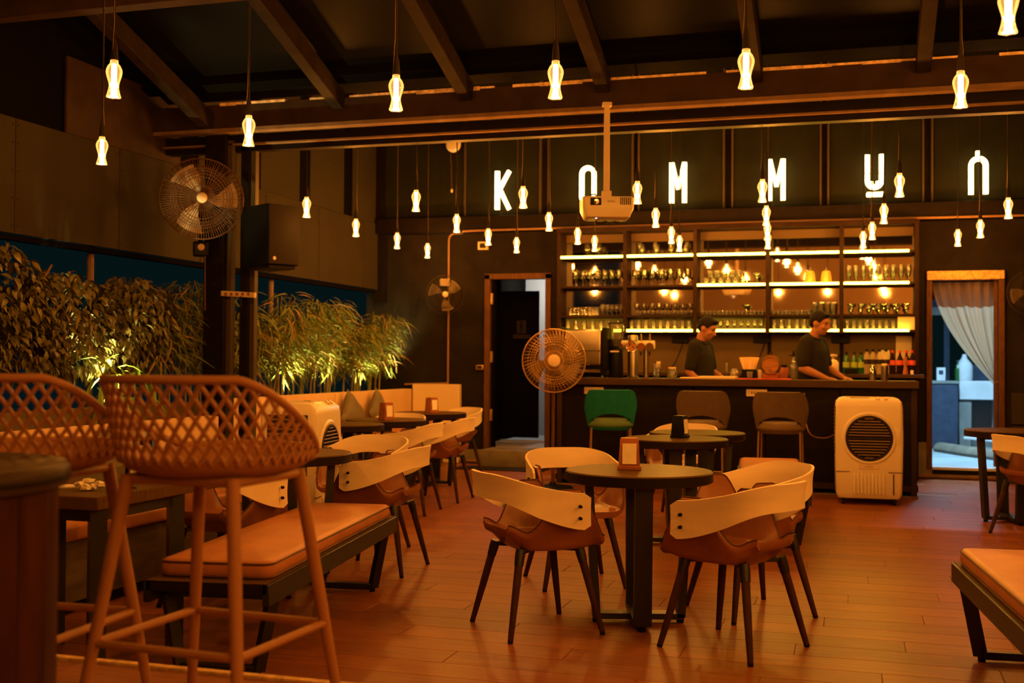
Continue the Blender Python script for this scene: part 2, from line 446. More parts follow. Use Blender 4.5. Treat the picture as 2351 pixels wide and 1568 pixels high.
# ---- main beam, roof
bm_ = sgroup('beam_main', (0, 8.6, 0))
B().mm(-5.85, 3.6, .0, .10, 3.205, 3.445, .004).done('web', 'beam', bm_)
B().mm(-5.85, 3.6, -.07, .03, 3.192, 3.228, .004).done('lower_flange', 'flange', bm_)
b = B(); r_ = random.Random(3); x = -5.2
while x < 2.2:
    w = r_.uniform(.08, .4)
    if r_.random() < .82: b.mm(x, x+w, -.006, .1, 3.436 - r_.choice((0, 0, .006, .012)), 3.450 + r_.uniform(0, .006))
    x += w
tag(b.done('chipped_plaster_line', 'chip', bm_), kind='stuff')
B().mm(-5.85, 3.6, .12, .22, 3.06, 3.205, .003).done('lower_web', 'frame', bm_)
B().mm(-5.85, 3.6, .07, .15, 3.105, 3.122, .003).done('lower_flange', 'flange', bm_)
SL = .34
zr = lambda Y: 3.56 + (8.6-Y)*SL
roof = sgroup('roof')
B().grid([[(-6.2, 8.75, zr(8.75)), (4.4, 8.75, zr(8.75))], [(-6.2, -4.2, zr(-4.2)), (4.4, -4.2, zr(-4.2))]]).thick(.03).done('glazing', 'roofglass', roof)
M['rafter'] = mat('rafter_paint', (.024, .0155, .010), .6, noise=.3, nscale=8)
for X, z0 in ((-5.30, 3.22), (-4.075, 3.33), (-2.958, 3.33), (-1.846, 3.33), (-.70, 3.33), (.466, 3.33), (1.63, 3.33)):
    b = B(); L = 13.0; an = -math.atan(SL)
    b.box((X, 8.58 - cos(an)*L/2, z0 + .075 + sin(-an)*L/2), (.10, L, .15), (an, 0, 0), .004)
    struct(b.done('rafter', 'rafter'))
struct(B().box((-1, 8.42, zr(8.42)-.04), (9.6, .12, .10), (-math.atan(SL), 0, 0)).done('purlin', 'doorblack'))
struct(B().mm(-5.85, -3.2, 6.45, 6.57, 3.60, 3.76, .004).done('tie_beam', 'beam'))
struct(B().mm(-6.2, 4.4, 8.72, 13.7, 4.72, 4.8).done('ceiling', 'blackwall'))
struct(B().mm(-6.2, 4.4, -4.35, -4.2, 0, 8.2).done('wall_rear', 'rearwall'))
struct(B().mm(4.2, 4.35, -4.3, 13.6, 0, 8.2).done('wall_right', 'blackwall'))

# ---- conduit along the back wall
cp = [at(1021, 882, YW-.04), at(1026, 700, YW-.04), at(1034, 552, YW-.04)]
zc = 2.865
path = [(-4.87, YW-.035, .985), (-4.87, YW-.035, 2.0), (-4.87, YW-.035, 2.76)] + [(-4.79 - .08*cos(a), YW-.035, 2.785 + .08*sin(a)) for a in (.2, .6, 1.0, 1.4)] + [(-4.6, YW-.26, zc), (-3, YW-.26, zc), (2.6, YW-.26, zc)]
path = path[:7] + [(-4.70, YW-.035, zc), (-4.62, YW-.22, zc), (-4.5, YW-.25, zc), (-1, YW-.25, zc+.01), (2.6, YW-.25, zc)]
struct(B().tube(path, .013, 8).done('conduit', 'conduit'))
struct(B().tube([(-4.87, YW-.035, .985), (-5.45, YW-.035, .965)], .014, 8).done('conduit_low', 'conduit'))

# ---- left door: frame, corridor, black leaf, step
d1 = sgroup('door_1', (-3.97, YW, .2))
for s in (-1, 1):
    B().mm(s*.39-.035, s*.39+.035, -.045, .10, -.01, 2.14, .004).done('jamb', 'doorframe', d1)
B().mm(-.425, .425, -.045, .10, 2.08, 2.15, .004).done('head', 'doorframe', d1)
for zz in (.40, 1.12, 1.84):
    B().mm(-.352, -.325, -.03, .02, zz-.07, zz+.07, .003).done('hinge', 'brass', d1)
B().mm(-.35, -.31, .02, .10, 0, 2.08).done('open_leaf_edge', 'doorblack', d1)
cor = sgroup('corridor')
B().mm(-4.9, -3.35, YW+.14, 16.2, .10, .19).done('corridor_floor', 'greywall', cor)
B().mm(-4.75, -4.62, YW+.14, 16.2, .19, 2.75).done('corridor_wall', 'doorblack', cor)
B().mm(-3.66, -3.55, YW+.14, 16.2, .19, 2.75).done('corridor_wall', 'greywall', cor)
B().mm(-4.9, -3.35, 16.1, 16.2, .19, 2.75).done('corridor_wall', 'greywall', cor)
B().mm(-4.9, -3.35, YW+.14, 16.2, 2.62, 2.75).done('corridor_ceiling', 'greywall', cor)
d2 = sgroup('door_2', (-4.32, 14.55, .21))
leaf = B().mm(-.19, .33, -.02, .02, .05, 1.99, .004).done('leaf', 'doorblack', d2)
B().mm(-.32, -.20, -.03, .05, .0, 2.40).done('side_jamb', 'doorblack', d2)
sg = B().mm(.03, .16, -.026, -.0205, 1.43, 1.60).done('sign_plate', 'greyplastic', d2)
sb = B().ball((.095, -.030, 1.575), (.014, .003, .014), 8, 6).box((.095, -.030, 1.525), (.034, .004, .06)).box((.095, -.030, 1.475), (.02, .004, .05))
sb.done('restroom_figure', 'black', sg)
B().mm(-.02, .22, -.026, -.0205, 1.36, 1.415).done('sign_plate', 'greyplastic', d2)
B().mm(-.30, .42, -.03, .03, -.01, .015).done('threshold', 'greywall', d2)
lt = bpy.data.lights.new('corridor_lamp', 'POINT'); lt.energy = 45; lt.color = (1, .90, .78); lt.shadow_soft_size = .12
lo = bpy.data.objects.new('corridor_lamp', lt); col.objects.link(lo); lo.location = (-4.0, 15.4, 2.35); lo.parent = cor
struct(B().mm(-4.30, -3.50, 13.02, YW, -.003, .205, .012, 2).done('door_step', 'concrete'))
mt = tag(B().mm(-4.50, -3.42, 12.62, 13.0, .0, .014, .005).done('doormat', 'darkrubber'), 'dark rubber doormat on the floor below the doorstep', 'doormat')

# ---- right door: frame, curtain, yard behind
d3 = sgroup('door_3', (1.17, YW, .1))
for s in (-1, 1):
    B().mm(s*.372-.03, s*.372+.03, -.04, .12, 0, 2.17, .004).done('jamb', 'doorframe', d3)
B().mm(-.40, .40, -.06, .10, 2.10, 2.20, .006).done('head', 'nosing', d3)
B().mm(-.36, .36, -.02, .14, .0, .03, .003).done('threshold', 'yardwhite', d3)
B().mm(.30, .335, .02, .10, .05, 2.1).done('door_stop', 'doorframe', d3)
def curtain():
    b = B(); rows = []
    nv, nu = 30, 46
    for i in range(nv+1):
        v = i/nv; row = []
        for j in range(nu+1):
            u = j/nu
            xt = -.335 + .66*u
            # the left hem runs in a bow to the tie on the right jamb
            k = v**1.35
            xb = .30 + .028*u
            x = xt*(1-k) + xb*k + .05*sin(pi*v)*(1-u)*-1
            z = 2.08 - v*(1.13 - .10*u)
            fold = sin(u*2*pi*6.5 + .6*sin(v*3)) * (.028*(1-.55*v)) + .02*sin(u*2*pi*2.3+1)
            row.append((x, .045 + fold*.8, z))
        rows.append(row)
    b.grid(rows); return b
m = bpy.data.materials.new('curtain_sheer'); m.use_nodes = True; t = m.node_tree; t.nodes.remove(t.nodes['Principled BSDF'])
df = t.nodes.new('ShaderNodeBsdfDiffuse'); df.inputs[0].default_value = (.30, .215, .12, 1)
tl = t.nodes.new('ShaderNodeBsdfTranslucent'); tl.inputs[0].default_value = (.66, .54, .34, 1)
mx = t.nodes.new('ShaderNodeMixShader'); mx.inputs[0].default_value = .5
t.links.new(df.outputs[0], mx.inputs[1]); t.links.new(tl.outputs[0], mx.inputs[2])
tr = t.nodes.new('ShaderNodeBsdfTransparent'); m3 = t.nodes.new('ShaderNodeMixShader'); m3.inputs[0].default_value = .25
t.links.new(mx.outputs[0], m3.inputs[1]); t.links.new(tr.outputs[0], m3.inputs[2])
t.links.new(m3.outputs[0], t.nodes['Material Output'].inputs[0]); M['curtain'] = m
ct = thing('curtain', 'sheer cream curtain gathered to one side of the right doorway', 'curtain', (1.17, YW, .1))
curtain().done('sheet', 'curtain', ct)
B().tube([(.30, .03, .96), (.335, .0, .98), (.345, .06, .985), (.30, .085, .96)], .012, 6, closed=True).done('tie', 'curtain', ct)
# yard
yard = struct(B().mm(-.6, 5.2, YW+.14, 24, -.05, .06).done('yard_floor', 'yardfloor'))
struct(B().mm(.50, 2.9, YW+.14, YW+.26, 2.0, 2.5).done('yard_lintel', 'blackwall'))
struct(B().mm(-.2, .3, YW+.14, 23, 0, 3.5).done('yard_wall_side', 'yardgrey'))
q = at(2141, 890, 17.4); q2 = at(2200, 890, 17.4)
blue = thing('yard_counter', 'dark blue painted counter block out in the yard', 'counter', (0, 17.4, .06))
B().mm(.55, q2.x, 0, .55, 0, .93, .01).done('body', 'yardblue', blue)
B().mm(.53, q2.x+.02, -.02, .57, .93, .97, .006).done('top', 'yardgrey', blue)
q3 = at(2274, 890, 17.9)
sink = thing('yard_ledge', 'white painted masonry ledge with an open bay in the yard', 'ledge', (0, 17.6, .06))
B().mm(q2.x+.03, 2.6, .0, .6, .70, .97, .01).done('ledge_top', 'yardwhite', sink)
B().mm(q2.x+.03, q2.x+.2, .05, .6, .0, .70, .01).done('pier', 'yardgrey', sink)
B().mm(1.93, 2.13, -.02, .55, .0, .70, .01).done('pier', 'yardwhite', sink)
B().mm(q2.x+.2, 1.93, .50, .6, .0, .70).done('back_panel', 'yardgrey', sink)
B().mm(q2.x+.03, 2.6, .55, .60, .97, 1.2, .01).done('upstand', 'yardblue', sink)
rail = thing('yard_trellis', 'short white slatted stand beside the ledge in the yard', 'rail', (2.0, 17.42, .06))
for k in range(5): B().mm(-.02, .24, -.012, .012, .80+k*.105, .83+k*.105, .003).done('slat', 'yardwhite', rail)
for x in (-.02, .22): B().mm(x-.02, x+.02, -.02, .02, .0, 1.28, .003).done('post', 'yardwhite', rail)
kerb = B(); pts = [at(2168, 1010, 16.0), at(2215, 1035, 15.6), at(2290, 1075, 15.0)]
kb = B().tube([(1.15, 16.9, .1), (1.45, 16.2, .1), (1.9, 15.4, .1), (2.6, 14.7, .1)], .11, 10, flat=.8).done('kerb_stone', 'concrete')
tag(kb, 'rounded concrete kerb curving across the yard floor', 'kerb')
pl = thing('yard_planks', 'loose white boards lying on the yard kerb', 'boards', (1.75, 16.4, .2))
B().box((.1, 0, .05), (.9, .10, .03), (0, .06, -.35), .004).done('plank', 'yardwhite', pl)
B().box((.15, .2, .12), (.8, .09, .03), (0, .03, -.25), .004).done('plank', 'yardwhite', pl)
jg = thing('jerry_can', 'white plastic jug with a pointed top on the yard ledge', 'jug', (at(2214, 868, 17.75).x, 17.75, 1.03))
B().lathe([(.0, 0), (.105, 0), (.115, .02), (.115, .22), (.10, .25), (.04, .33), (.035, .36), (0, .36)], 14).done('body', 'yardwhite', jg)
B().frustum((0, 0, .36), (0, 0, .385), .03, .028, 10).done('cap', 'yardwhite', jg)
gb = thing('bottle', 'green bottle with blue cap next to the white jug outside', 'bottle', (at(2198, 868, 17.75).x, 17.7, 1.03))
B().lathe([(0, 0), (.04, 0), (.042, .16), (.03, .2), (.014, .24), (.014, .27), (0, .27)], 10).done('body', 'greenglass', gb)
B().frustum((0, 0, .27), (0, 0, .30), .017, .016, 8).done('cap', 'yardblue', gb)
bx_ = thing('yard_box', 'small white carton on the blue yard counter', 'box', (at(2160, 868, 17.6).x, 17.6, 1.03))
B().mm(-.06, .06, -.05, .05, 0, .19, .004).done('carton', 'yardwhite', bx_)
B().mm(-.03, .03, -.053, -.05, .09, .15).done('print', 'yardblue', bx_)
yp = struct(B().mm(at(2167, 700, 18.6).x, at(2180, 700, 18.6).x, 18.6, 18.75, 0, 3.2).done('yard_post', 'yardblue'))
struct(B().mm(.3, 5, 18.62, 18.7, 2.02, 2.14).done('yard_rail', 'yardgrey'))
struct(B().mm(.3, at(2166, 700, 18.7).x, 18.8, 18.85, 2.14, 3.4).done('yard_screen', 'yardblue'))
la = bpy.data.lights.new('yard_tube', 'AREA'); la.shape = 'RECTANGLE'; la.size = 1.2; la.size_y = .08; la.energy = YARD_W; la.color = (.42, .76, 1)
yl = thing('yard_tube_light', 'cool fluorescent tube above the yard doorway', 'lamp', (1.45, 15.4, 2.78))
B().tube([(-.6, 0, 0), (.6, 0, 0)], .018, 8).done('tube', emit('yard_tube_glow', (.75, .9, 1), 8, False), yl)
B().mm(-.62, .62, -.03, .03, .02, .06).done('batten', 'yardwhite', yl)
lo = bpy.data.objects.new('yard_tube_lamp', la); col.objects.link(lo); lo.parent = yl; lo.location = (0, 0, -.03)
struct(B().mm(.4, 3.0, 15.2, 15.6, 2.845, 2.9).done('yard_canopy', 'yardgrey'))

# ================================================================ FURNITURE
# ---- bentwood armchair (front is +Y)
def chair_parts(t):
    # plywood band round the back
    def band(off, k):
        rows = []
        N = 40
        for i in range(N+1):
            u = -1 + 2*i/N; a = abs(u); sg = 1 if u > 0 else -1
            if a > .62:      # straight arm part
                q = (a-.62)/.38; x = sg*(.262 + .022*q - .0*q); y = -.10 + .245*q
            else:
                ph = a/.62*pi/2; x = sg*.262*sin(ph)**.86; y = -.10 - .195*cos(ph)**.9
            zt = .752 - .088*sstep(.12, 1, a); h = .118 + .050*sstep(.25, 1, a)
            end = sstep(.965, 1.0, a)
            tilt = .012*(1-a)
            n = Vector((x*.9, (y+.02) if a < .62 else -.02, 0)); n.normalize()
            pts = []
            for j in range(6):
                v = j/5; z = zt - end*.020 - v*(h - end*.040)
                p = Vector((x, y, z)) + n*(off + tilt*(1-v) - .004*sin(v*pi)); pts.append(p)
            rows.append(pts)
        return rows
    b = B(); b.grid(band(0, 0)); b.thick(.013); bd = b.done('back_band', 'ply', t, sharp=50)
    for s in (-1, 1):
        for z in (.553, .607):
            B().frustum((s*.288, .085, z), (s*.3005, .085, z), .0085, .0075, 10).done('bolt', 'black', bd)
    # leather shell: seat pan with two side wings at the front
    b = B(); rows = []
    NV, NU = 34, 44
    for i in range(NV+1):
        v = i/NV; y = .262 - .475*v
        w = .225 - .055*sstep(.10, 0, v)*.6 - .075*sstep(.60, 1, v)
        wing = sstep(.03, .27, v)*(1-sstep(.46, .86, v))
        row = []
        for j in range(NU+1):
            u = -1 + 2*j/NU; a = abs(u); sg = 1 if u > 0 else -1
            dish = -.016*(1-a*a)*sin(pi*v) + .040*sstep(.78, 1, v) - .020*sstep(.12, 0, v)
            q = max(0, (a-.58)/.42); qs = q*q*(3-2*q)*.5 + q*.5
            x = sg*(min(a, .58)/.58*w*.80 + qs*(.236-w*.80)*wing + q*w*.20*(1-wing))
            z = .455 + dish + .018*q*q*(1-wing) + wing*.222*(q**1.25)
            row.append((x, y - .035*q*wing*(1-v), z))
        rows.append(row)
    loops = []
    for i, row in enumerate(rows):
        v = i/NV; ef = .35 + .65*sstep(0, .22, v)*(1-sstep(.80, 1, v)); bot = []
        wing = sstep(.03, .27, v)*(1-sstep(.46, .86, v))
        for j in range(NU+1):
            u = -1 + 2*j/NU; a = abs(u); sg = 1 if u > 0 else -1; q = max(0, (a-.58)/.42)
            x, y, z = row[j]
            drop = (.022 + .040*(1-a**2.2)*ef)*(1-.75*q*wing)
            bot.append((x + sg*.020*q*(.3+.7*wing), y, z - drop))
        loops.append(list(row) + bot[::-1])
    b.grid(loops, True)
    b.bm.verts.ensure_lookup_table(); n2 = 2*(NU+1)
    for base in (0, len(b.bm.verts)-n2):
        for j in range(NU):
            b.bm.faces.new([b.bm.verts[base+k] for k in (j, j+1, n2-2-j, n2-1-j)])
    sh = b.done('seat_shell', 'leather', t, sharp=75)
    B().tube([p for p in [Vector(r[0])+Vector((0, 0, .002)) for r in rows]], .004, 5).done('seam', 'leatherdark', sh)
    B().tube([p for p in [Vector(r[-1])+Vector((0, 0, .002)) for r in rows]], .004, 5).done('seam', 'leatherdark', sh)
    # under pad
    b = B(); b.lathe([(0, .388), (.10, .388), (.12, .396), (.12, .408), (0, .408)], 24).done('seat_mount', 'blackmetal', t)
    b = B()
    for s in (-1, 1):
        b.box((0, 0, .392), (.40, .04, .020), (0, 0, s*pi/4), .003)
    b.done('leg_frame', 'blackmetal', t)
    for sx in (-1, 1):
        for sy in (-1, 1):
            top = Vector((sx*.150, sy*.150, .400)); bot = Vector((sx*.235, sy*.235, .0)); d = bot-top
            lg = B().tube([top + d*.10, top + d*.5, bot - d*.012, bot], [.0195, .0175, .0125, .0105], 10).done('leg', 'legwood', t)
            B().tube([top - d*.01, top + d*.06, top + d*.17], [.022, .0235, .0215], 10).done('leg_socket', 'blackmetal', lg)
            B().tube([bot - d*.03, bot], [.0135, .0125], 8).done('foot_cap', 'black', lg)
proto = thing('armchair', 'x', 'chair'); chair_parts(proto)
CH = [
 (-1.45, 5.27, -50, 'brown leather armchair on the left side of the front round table'),
 (-.515, 5.20, 63, 'brown leather armchair nearest the viewer right of the front round table'),
 (-.51, 5.96, 127, 'brown leather armchair showing its cream inner back, behind the nearest right chair'),
 (-1.54, 6.42, -151, 'brown leather armchair with a paper on its seat behind the front round table'),
 (-1.36, 9.42, 172, 'brown leather armchair under the rear of the two middle round tables'),
 (-2.77, 6.45, 92, 'brown leather armchair beyond the far end of the left bench'),
 (-3.15, 7.05, 176, 'brown leather armchair with cream inner back facing the viewer before the white cooler'),
 (-3.14, 5.30, -8, 'brown leather armchair behind the left bench, seen from its back'),
 (-3.60, 8.95, 94, 'brown leather armchair second in the line of three leading to the left door'),
 (-3.62, 9.85, 92, 'brown leather armchair third in the line of three leading to the left door'),
 (-4.22, 10.18, 182, 'brown leather armchair between the two far banquette tables'),
 (-4.20, 11.80, 150, 'brown leather armchair at the farthest banquette table near the door step'),
 (1.30, 9.20, -62, 'brown leather armchair cut by the right edge at the round table'),
]
for i, (x, y, a, lb) in enumerate(CH):
    c = proto if i == 0 else copy_tree(proto)
    c.location = (x, y, 0); c.rotation_euler = (0, 0, radians(a)); c['label'] = lb; c['group'] = 'bentwood armchairs'
B_ = B(); rows = [[(-.09 + .18*i/6, -.07 + .16*j/5, .004*sin(i*1.7+j) + .002) for i in range(7)] for j in range(6)]
B_.grid(rows).thick(.0015)
tag(B_.done('paper_sheet', 'paper', None, (-1.53, 6.40, .4835), (0.02, 0, .5)), 'crumpled white paper lying on the chair seat behind the front table', 'paper')

# ---- round tables
def table_parts(t, r):
    top = B().lathe([(0, .687), (r-.01, .687), (r, .692), (r, .735), (r-.006, .741), (0, .741)], 64).done('tabletop', 'tabletop', t, sharp=30)
    B().lathe([(r+.0006, .692), (r+.0006, .7345)], 64).done('edge_band', 'edge', top)
    for k in range(2):
        a = k*pi/2
        c, s = cos(a), sin(a)
        R_ = Matrix.Rotation(a, 4, 'Z')
        for sg in (-1, 1):
            p0 = R_ @ Vector((sg*.245, 0, .688)); p1 = R_ @ Vector((sg*.205, 0, .03))
            b = B(); d = R_ @ Vector((0, .042, 0)); n = R_ @ Vector((.02, 0, 0))
            rows = []
            for p in (p0, p1): rows.append([p+d+n, p-d+n, p-d-n, p+d-n])
            b.grid(rows, True); b.bm.faces.new([b.bm.verts[i] for i in ()] ) if False else None
            b.bm.verts.ensure_lookup_table()
            b.bm.faces.new(b.bm.verts[0:4]); b.bm.faces.new(b.bm.verts[4:8])
            lg = b.done('leg', 'blackmetal', t)
            B().frustum((p1.x, p1.y, .0), (p1.x, p1.y, .02), .018, .018, 8).done('foot', 'black', lg)
        B().box((0, 0, .035 + .002*k), (.44, .084, .028), (0, 0, a), .002).done('base_bar', 'blackmetal', t)
        B().box((0, 0, .675), (.50, .07, .024), (0, 0, a), .002).done('top_bar', 'blackmetal', t)
tp = thing('round_table', 'x', 'table'); table_parts(tp, .36)
TB = [(-1.01, 5.55, 16, 'dark round table with a redwood napkin box, nearest the viewer'),
      (-1.19, 7.98, 8, 'dark round table with a black napkin box in the middle of the room'),
      (-1.14, 8.71, 20, 'dark round table touching behind the middle one, nearest the bar stools'),
      (-3.09, 5.88, 30, 'dark round table beyond the left bench, partly behind the front stool'),
      (-4.09, 8.70, 10, 'dark round banquette table right behind the left cooler'),
      (-4.02, 9.50, 25, 'dark round banquette table with a redwood napkin box, second before the cushions'),
      (-4.14, 10.95, 5, 'dark round table farthest along the banquette, with a napkin box'),
      (1.22, 10.0, 12, 'dark round table at the right edge before the curtained doorway')]
for i, (x, y, a, lb) in enumerate(TB):
    c = tp if i == 0 else copy_tree(tp)
    c.location = (x, y, 0); c.rotation_euler = (0, 0, radians(a)); c['label'] = lb; c['group'] = 'round pedestal tables'

# ---- napkin boxes
def napkin_box(loc, rz, label, m='napwood', sc=1.):
    t = thing('napkin_holder', label, 'napkin holder', loc, rz)
    w, d, h = .052*sc, .045*sc, .155*sc
    b = B(); k = .86
    rows = [[(-w, -d, .018), (w, -d, .018), (w, d, .018), (-w, d, .018)], [(-w*k, -d*k, h-.008), (w*k, -d*k, h-.008), (w*k, d*k, h-.008), (-w*k, d*k, h-.008)], [(-w*k+.006, -d*k+.006, h), (w*k-.006, -d*k+.006, h), (w*k-.006, d*k-.006, h), (-w*k+.006, d*k-.006, h)]]
    b.grid(rows, True); b.bm.verts.ensure_lookup_table(); b.bm.faces.new(b.bm.verts[0:4]); b.bm.faces.new(b.bm.verts[8:12])
    b.done('box', m, t)
    B().box((0, 0, .010), (2*w+.012, 2*d+.012, .020), None, .003).done('base', m, t)
    for s in (-1, 1):
        b = B(); ra = []
        for i in range(6):
            z = .030 + (h-.055)*i/5; kk = 1 - (1-k)*(z-.018)/(h-.026)
            ra.append([(-w*.66 + w*1.32*j/5, s*(d*kk + .0042 + .0018*sin(j*2.1+i*1.3)), z) for j in range(6)])
        b.grid(ra).done('napkins', 'paper', t)
    return t
napkin_box((-1.06, 5.56, .7415), radians(12), 'redwood napkin box with a white napkin on the front round table')
napkin_box((-1.17, 8.02, .7415), radians(75), 'black napkin box on the middle round table', 'black')
napkin_box((-3.96, 9.36, .7415), radians(62), 'redwood napkin box on the banquette table near the cushions')
napkin_box((-4.10, 10.86, .7415), radians(62), 'redwood napkin box on the farthest banquette table')

# ---- rectangular table at the left with its litter
rt = thing('dining_table', 'dark rectangular table at the left behind the two lattice stools', 'table', (-3.10, 4.28, 0))
B().mm(-.35, .35, -.57, .57, .69, .741, .004).done('tabletop', 'tabletop', rt)
for x in (-.30, .30):
    for y in (-.50, .03):
        B().tube([(x, y, .69), (x, y, .0)], .045, 4, flat=1).done('leg', 'blackmetal', rt, rot=None)
B().mm(-.30, .30, -.52, -.48, .64, .69).done('apron', 'blackmetal', rt)
B().mm(.27, .31, -.5, .05, .64, .69).done('apron', 'blackmetal', rt)
napkin_box((-2.98, 4.32, .7415), radians(25), 'black napkin box on the left rectangular table', 'black', 1.15)
b = B(); r_ = random.Random(5)
for k in range(5):
    c = (r_.uniform(-.04, .04), r_.uniform(-.02, .02), .014 + .010*(k % 3))
    bb = bmesh.new(); bmesh.ops.create_icosphere(bb, subdivisions=2, radius=1)
    for v in bb.verts: v.co *= .018*(1+r_.uniform(-.35, .35))
    bb.transform(Matrix.Translation(c) @ Matrix.Diagonal((1.3, 1, .75, 1))); b._add(bb)
tag(b.done('crumpled_napkin', 'paper', None, (-2.93, 3.90, .741)), 'crumpled white napkin on the left rectangular table', 'napkin')
tag(B().lathe([(0, 0), (.045, 0), (.045, .006), (0, .006)], 20).done('coaster', 'paper', None, (-3.10, 3.97, .7415)), 'round pale coaster on the left rectangular table', 'coaster')

# ---- glassware shapes
PROF = {
 'wine': [(0, .003), (.032, .003), (.034, .006), (.006, .012), (.0045, .02), (.0045, .085), (.012, .095), (.034, .125), (.038, .15), (.034, .185), (.030, .205)],
 'flute': [(0, .003), (.028, .003), (.030, .006), (.005, .012), (.0042, .02), (.0042, .07), (.012, .085), (.022, .12), (.025, .16), (.022, .20), (.0205, .215)],
 'tumbler': [(0, .004), (.028, .004), (.030, .008), (.036, .12), (.0365, .125)],
 'rocks': [(0, .006), (.034, .006), (.037, .012), (.042, .085), (.042, .09)],
 'snifter': [(0, .003), (.030, .003), (.031, .006), (.006, .014), (.006, .035), (.02, .045), (.040, .08), (.041, .095), (.030, .13), (.027, .14)],
 'shot': [(0, .006), (.018, .006), (.020, .01), (.024, .055), (.024, .06)],
 'margarita': [(0, .003), (.034, .003), (.035, .006), (.006, .012), (.006, .07), (.022, .085), (.024, .10), (.052, .12), (.056, .145)],
}
GM = {}
def glassware(kind, name, loc, label, group, cat='glass', sc=1., m='glass', flip=False):
    key = (kind, m)
    if key not in GM:
        o = B().lathe(PROF[kind], 14).done(name, m, sharp=80); GM[key] = o.data; bpy.data.objects.remove(o)
    o = bpy.data.objects.new(name, GM[key]); col.objects.link(o); o.location = loc; o.scale = (sc, sc, sc)
    if flip: o.rotation_euler = (pi, 0, 0); o.location.z += max(p[1] for p in PROF[kind])*sc
    return tag(o, label, cat, group)
glassware('wine', 'wine_glass', (-2.83, 4.02, .7415), 'tall stemmed glass beside the crumpled napkin on the left table', None)

# ---- steel benches with vinyl cushions
def rcush(L, W, H, z0, r=.05):
    b = B(); rows = []
    def ring(inset, z):
        pts = []; rr = max(.004, r-inset)
        for cx, cy, a0 in ((W/2-r, L/2-r, 0), (-W/2+r, L/2-r, pi/2), (-W/2+r, -L/2+r, pi), (W/2-r, -L/2+r, 3*pi/2)):
            for i in range(6):
                a = a0 + pi/2*i/5; pts.append((cx+rr*cos(a), cy+rr*sin(a), z))
        return pts
    for ins, z in ((.012, 0), (.002, .008), (-.004, H*.35), (-.003, H*.6), (.002, H-.012), (.010, H-.003), (.03, H)):
        rows.append(ring(ins, z0+z))
    b.grid(rows, True)
    b.bm.verts.ensure_lookup_table(); n = len(rows[0])
    # crowned top
    for f in range(1, 5):
        k = 1 - f*.22
        rows2 = [(p[0]*k, p[1]*(1-(1-k)*.35), z0+H+.006*(1-k)*2) for p in rows[-1]]
        vs = [b.bm.verts.new(p) for p in rows2]
        b.bm.verts.ensure_lookup_table()
        base = len(b.bm.verts)-2*n
        for j in range(n):
            b.bm.faces.new((b.bm.verts[base+j], b.bm.verts[base+(j+1) % n], vs[(j+1) % n], vs[j]))
    b.bm.faces.new(vs); b.bm.faces.new([b.bm.verts[i] for i in range(n)][::-1])
    return b, ring
def bench_parts(t, cushion=True):
    B().mm(-.25, .25, -1.0, 1.0, .355, .395, .003).done('deck_board', 'edge', t)
    B().mm(-.248, .248, -.998, .998, .3955, .3975).done('deck_face', 'tabletop', t)
    for s in (-1, 1):
        B().mm(s*.245-.014, s*.245+.014, -1.0, 1.0, .31, .394, .002).done('side_rail', 'blackmetal', t)
        y = s*.86
        for sx in (-1, 1):
            lg = B().tube([(sx*.222, y, .32), (sx*.165, y, .025)], .030, 4).done('leg', 'blackmetal', t)
            B().frustum((sx*.16, y, 0), (sx*.16, y, .02), .016, .016, 8).done('foot', 'black', lg)
        B().mm(-.17, .17, y-.022, y+.022, .012, .044, .002).done('base_bar', 'blackmetal', t)
        B().mm(-.23, .23, y-.022, y+.022, .312, .35, .002).done('top_bar', 'blackmetal', t)
    if cushion:
        b, ring = rcush(1.88, .47, .072, .398)
        cu = b.done('cushion', 'cushion', t, (0, .02, 0), sharp=50)
        for z, ins in ((.398+.060, -.002), (.398+.006, .002)):
            B().tube(ring(ins, z), .0042, 6, closed=True).done('piping', 'leatherdark', cu)
bp = thing('bench', 'x', 'bench'); bench_parts(bp)
BN = [(-2.57, 4.94, 8.2, 'long steel bench with reddish brown cushion behind the front lattice stool'),
      (.765, 4.44, 5.4, 'steel bench with brown cushion cut by the right edge of the picture'),
      (-.61, 8.92, 4.6, 'steel bench with brown cushion before the bar beside the right cooler')]
for i, (x, y, a, lb) in enumerate(BN):
    c = bp if i == 0 else copy_tree(bp)
    c.location = (x, y, 0); c.rotation_euler = (0, 0, radians(a)); c['label'] = lb; c['group'] = 'cushioned steel benches'

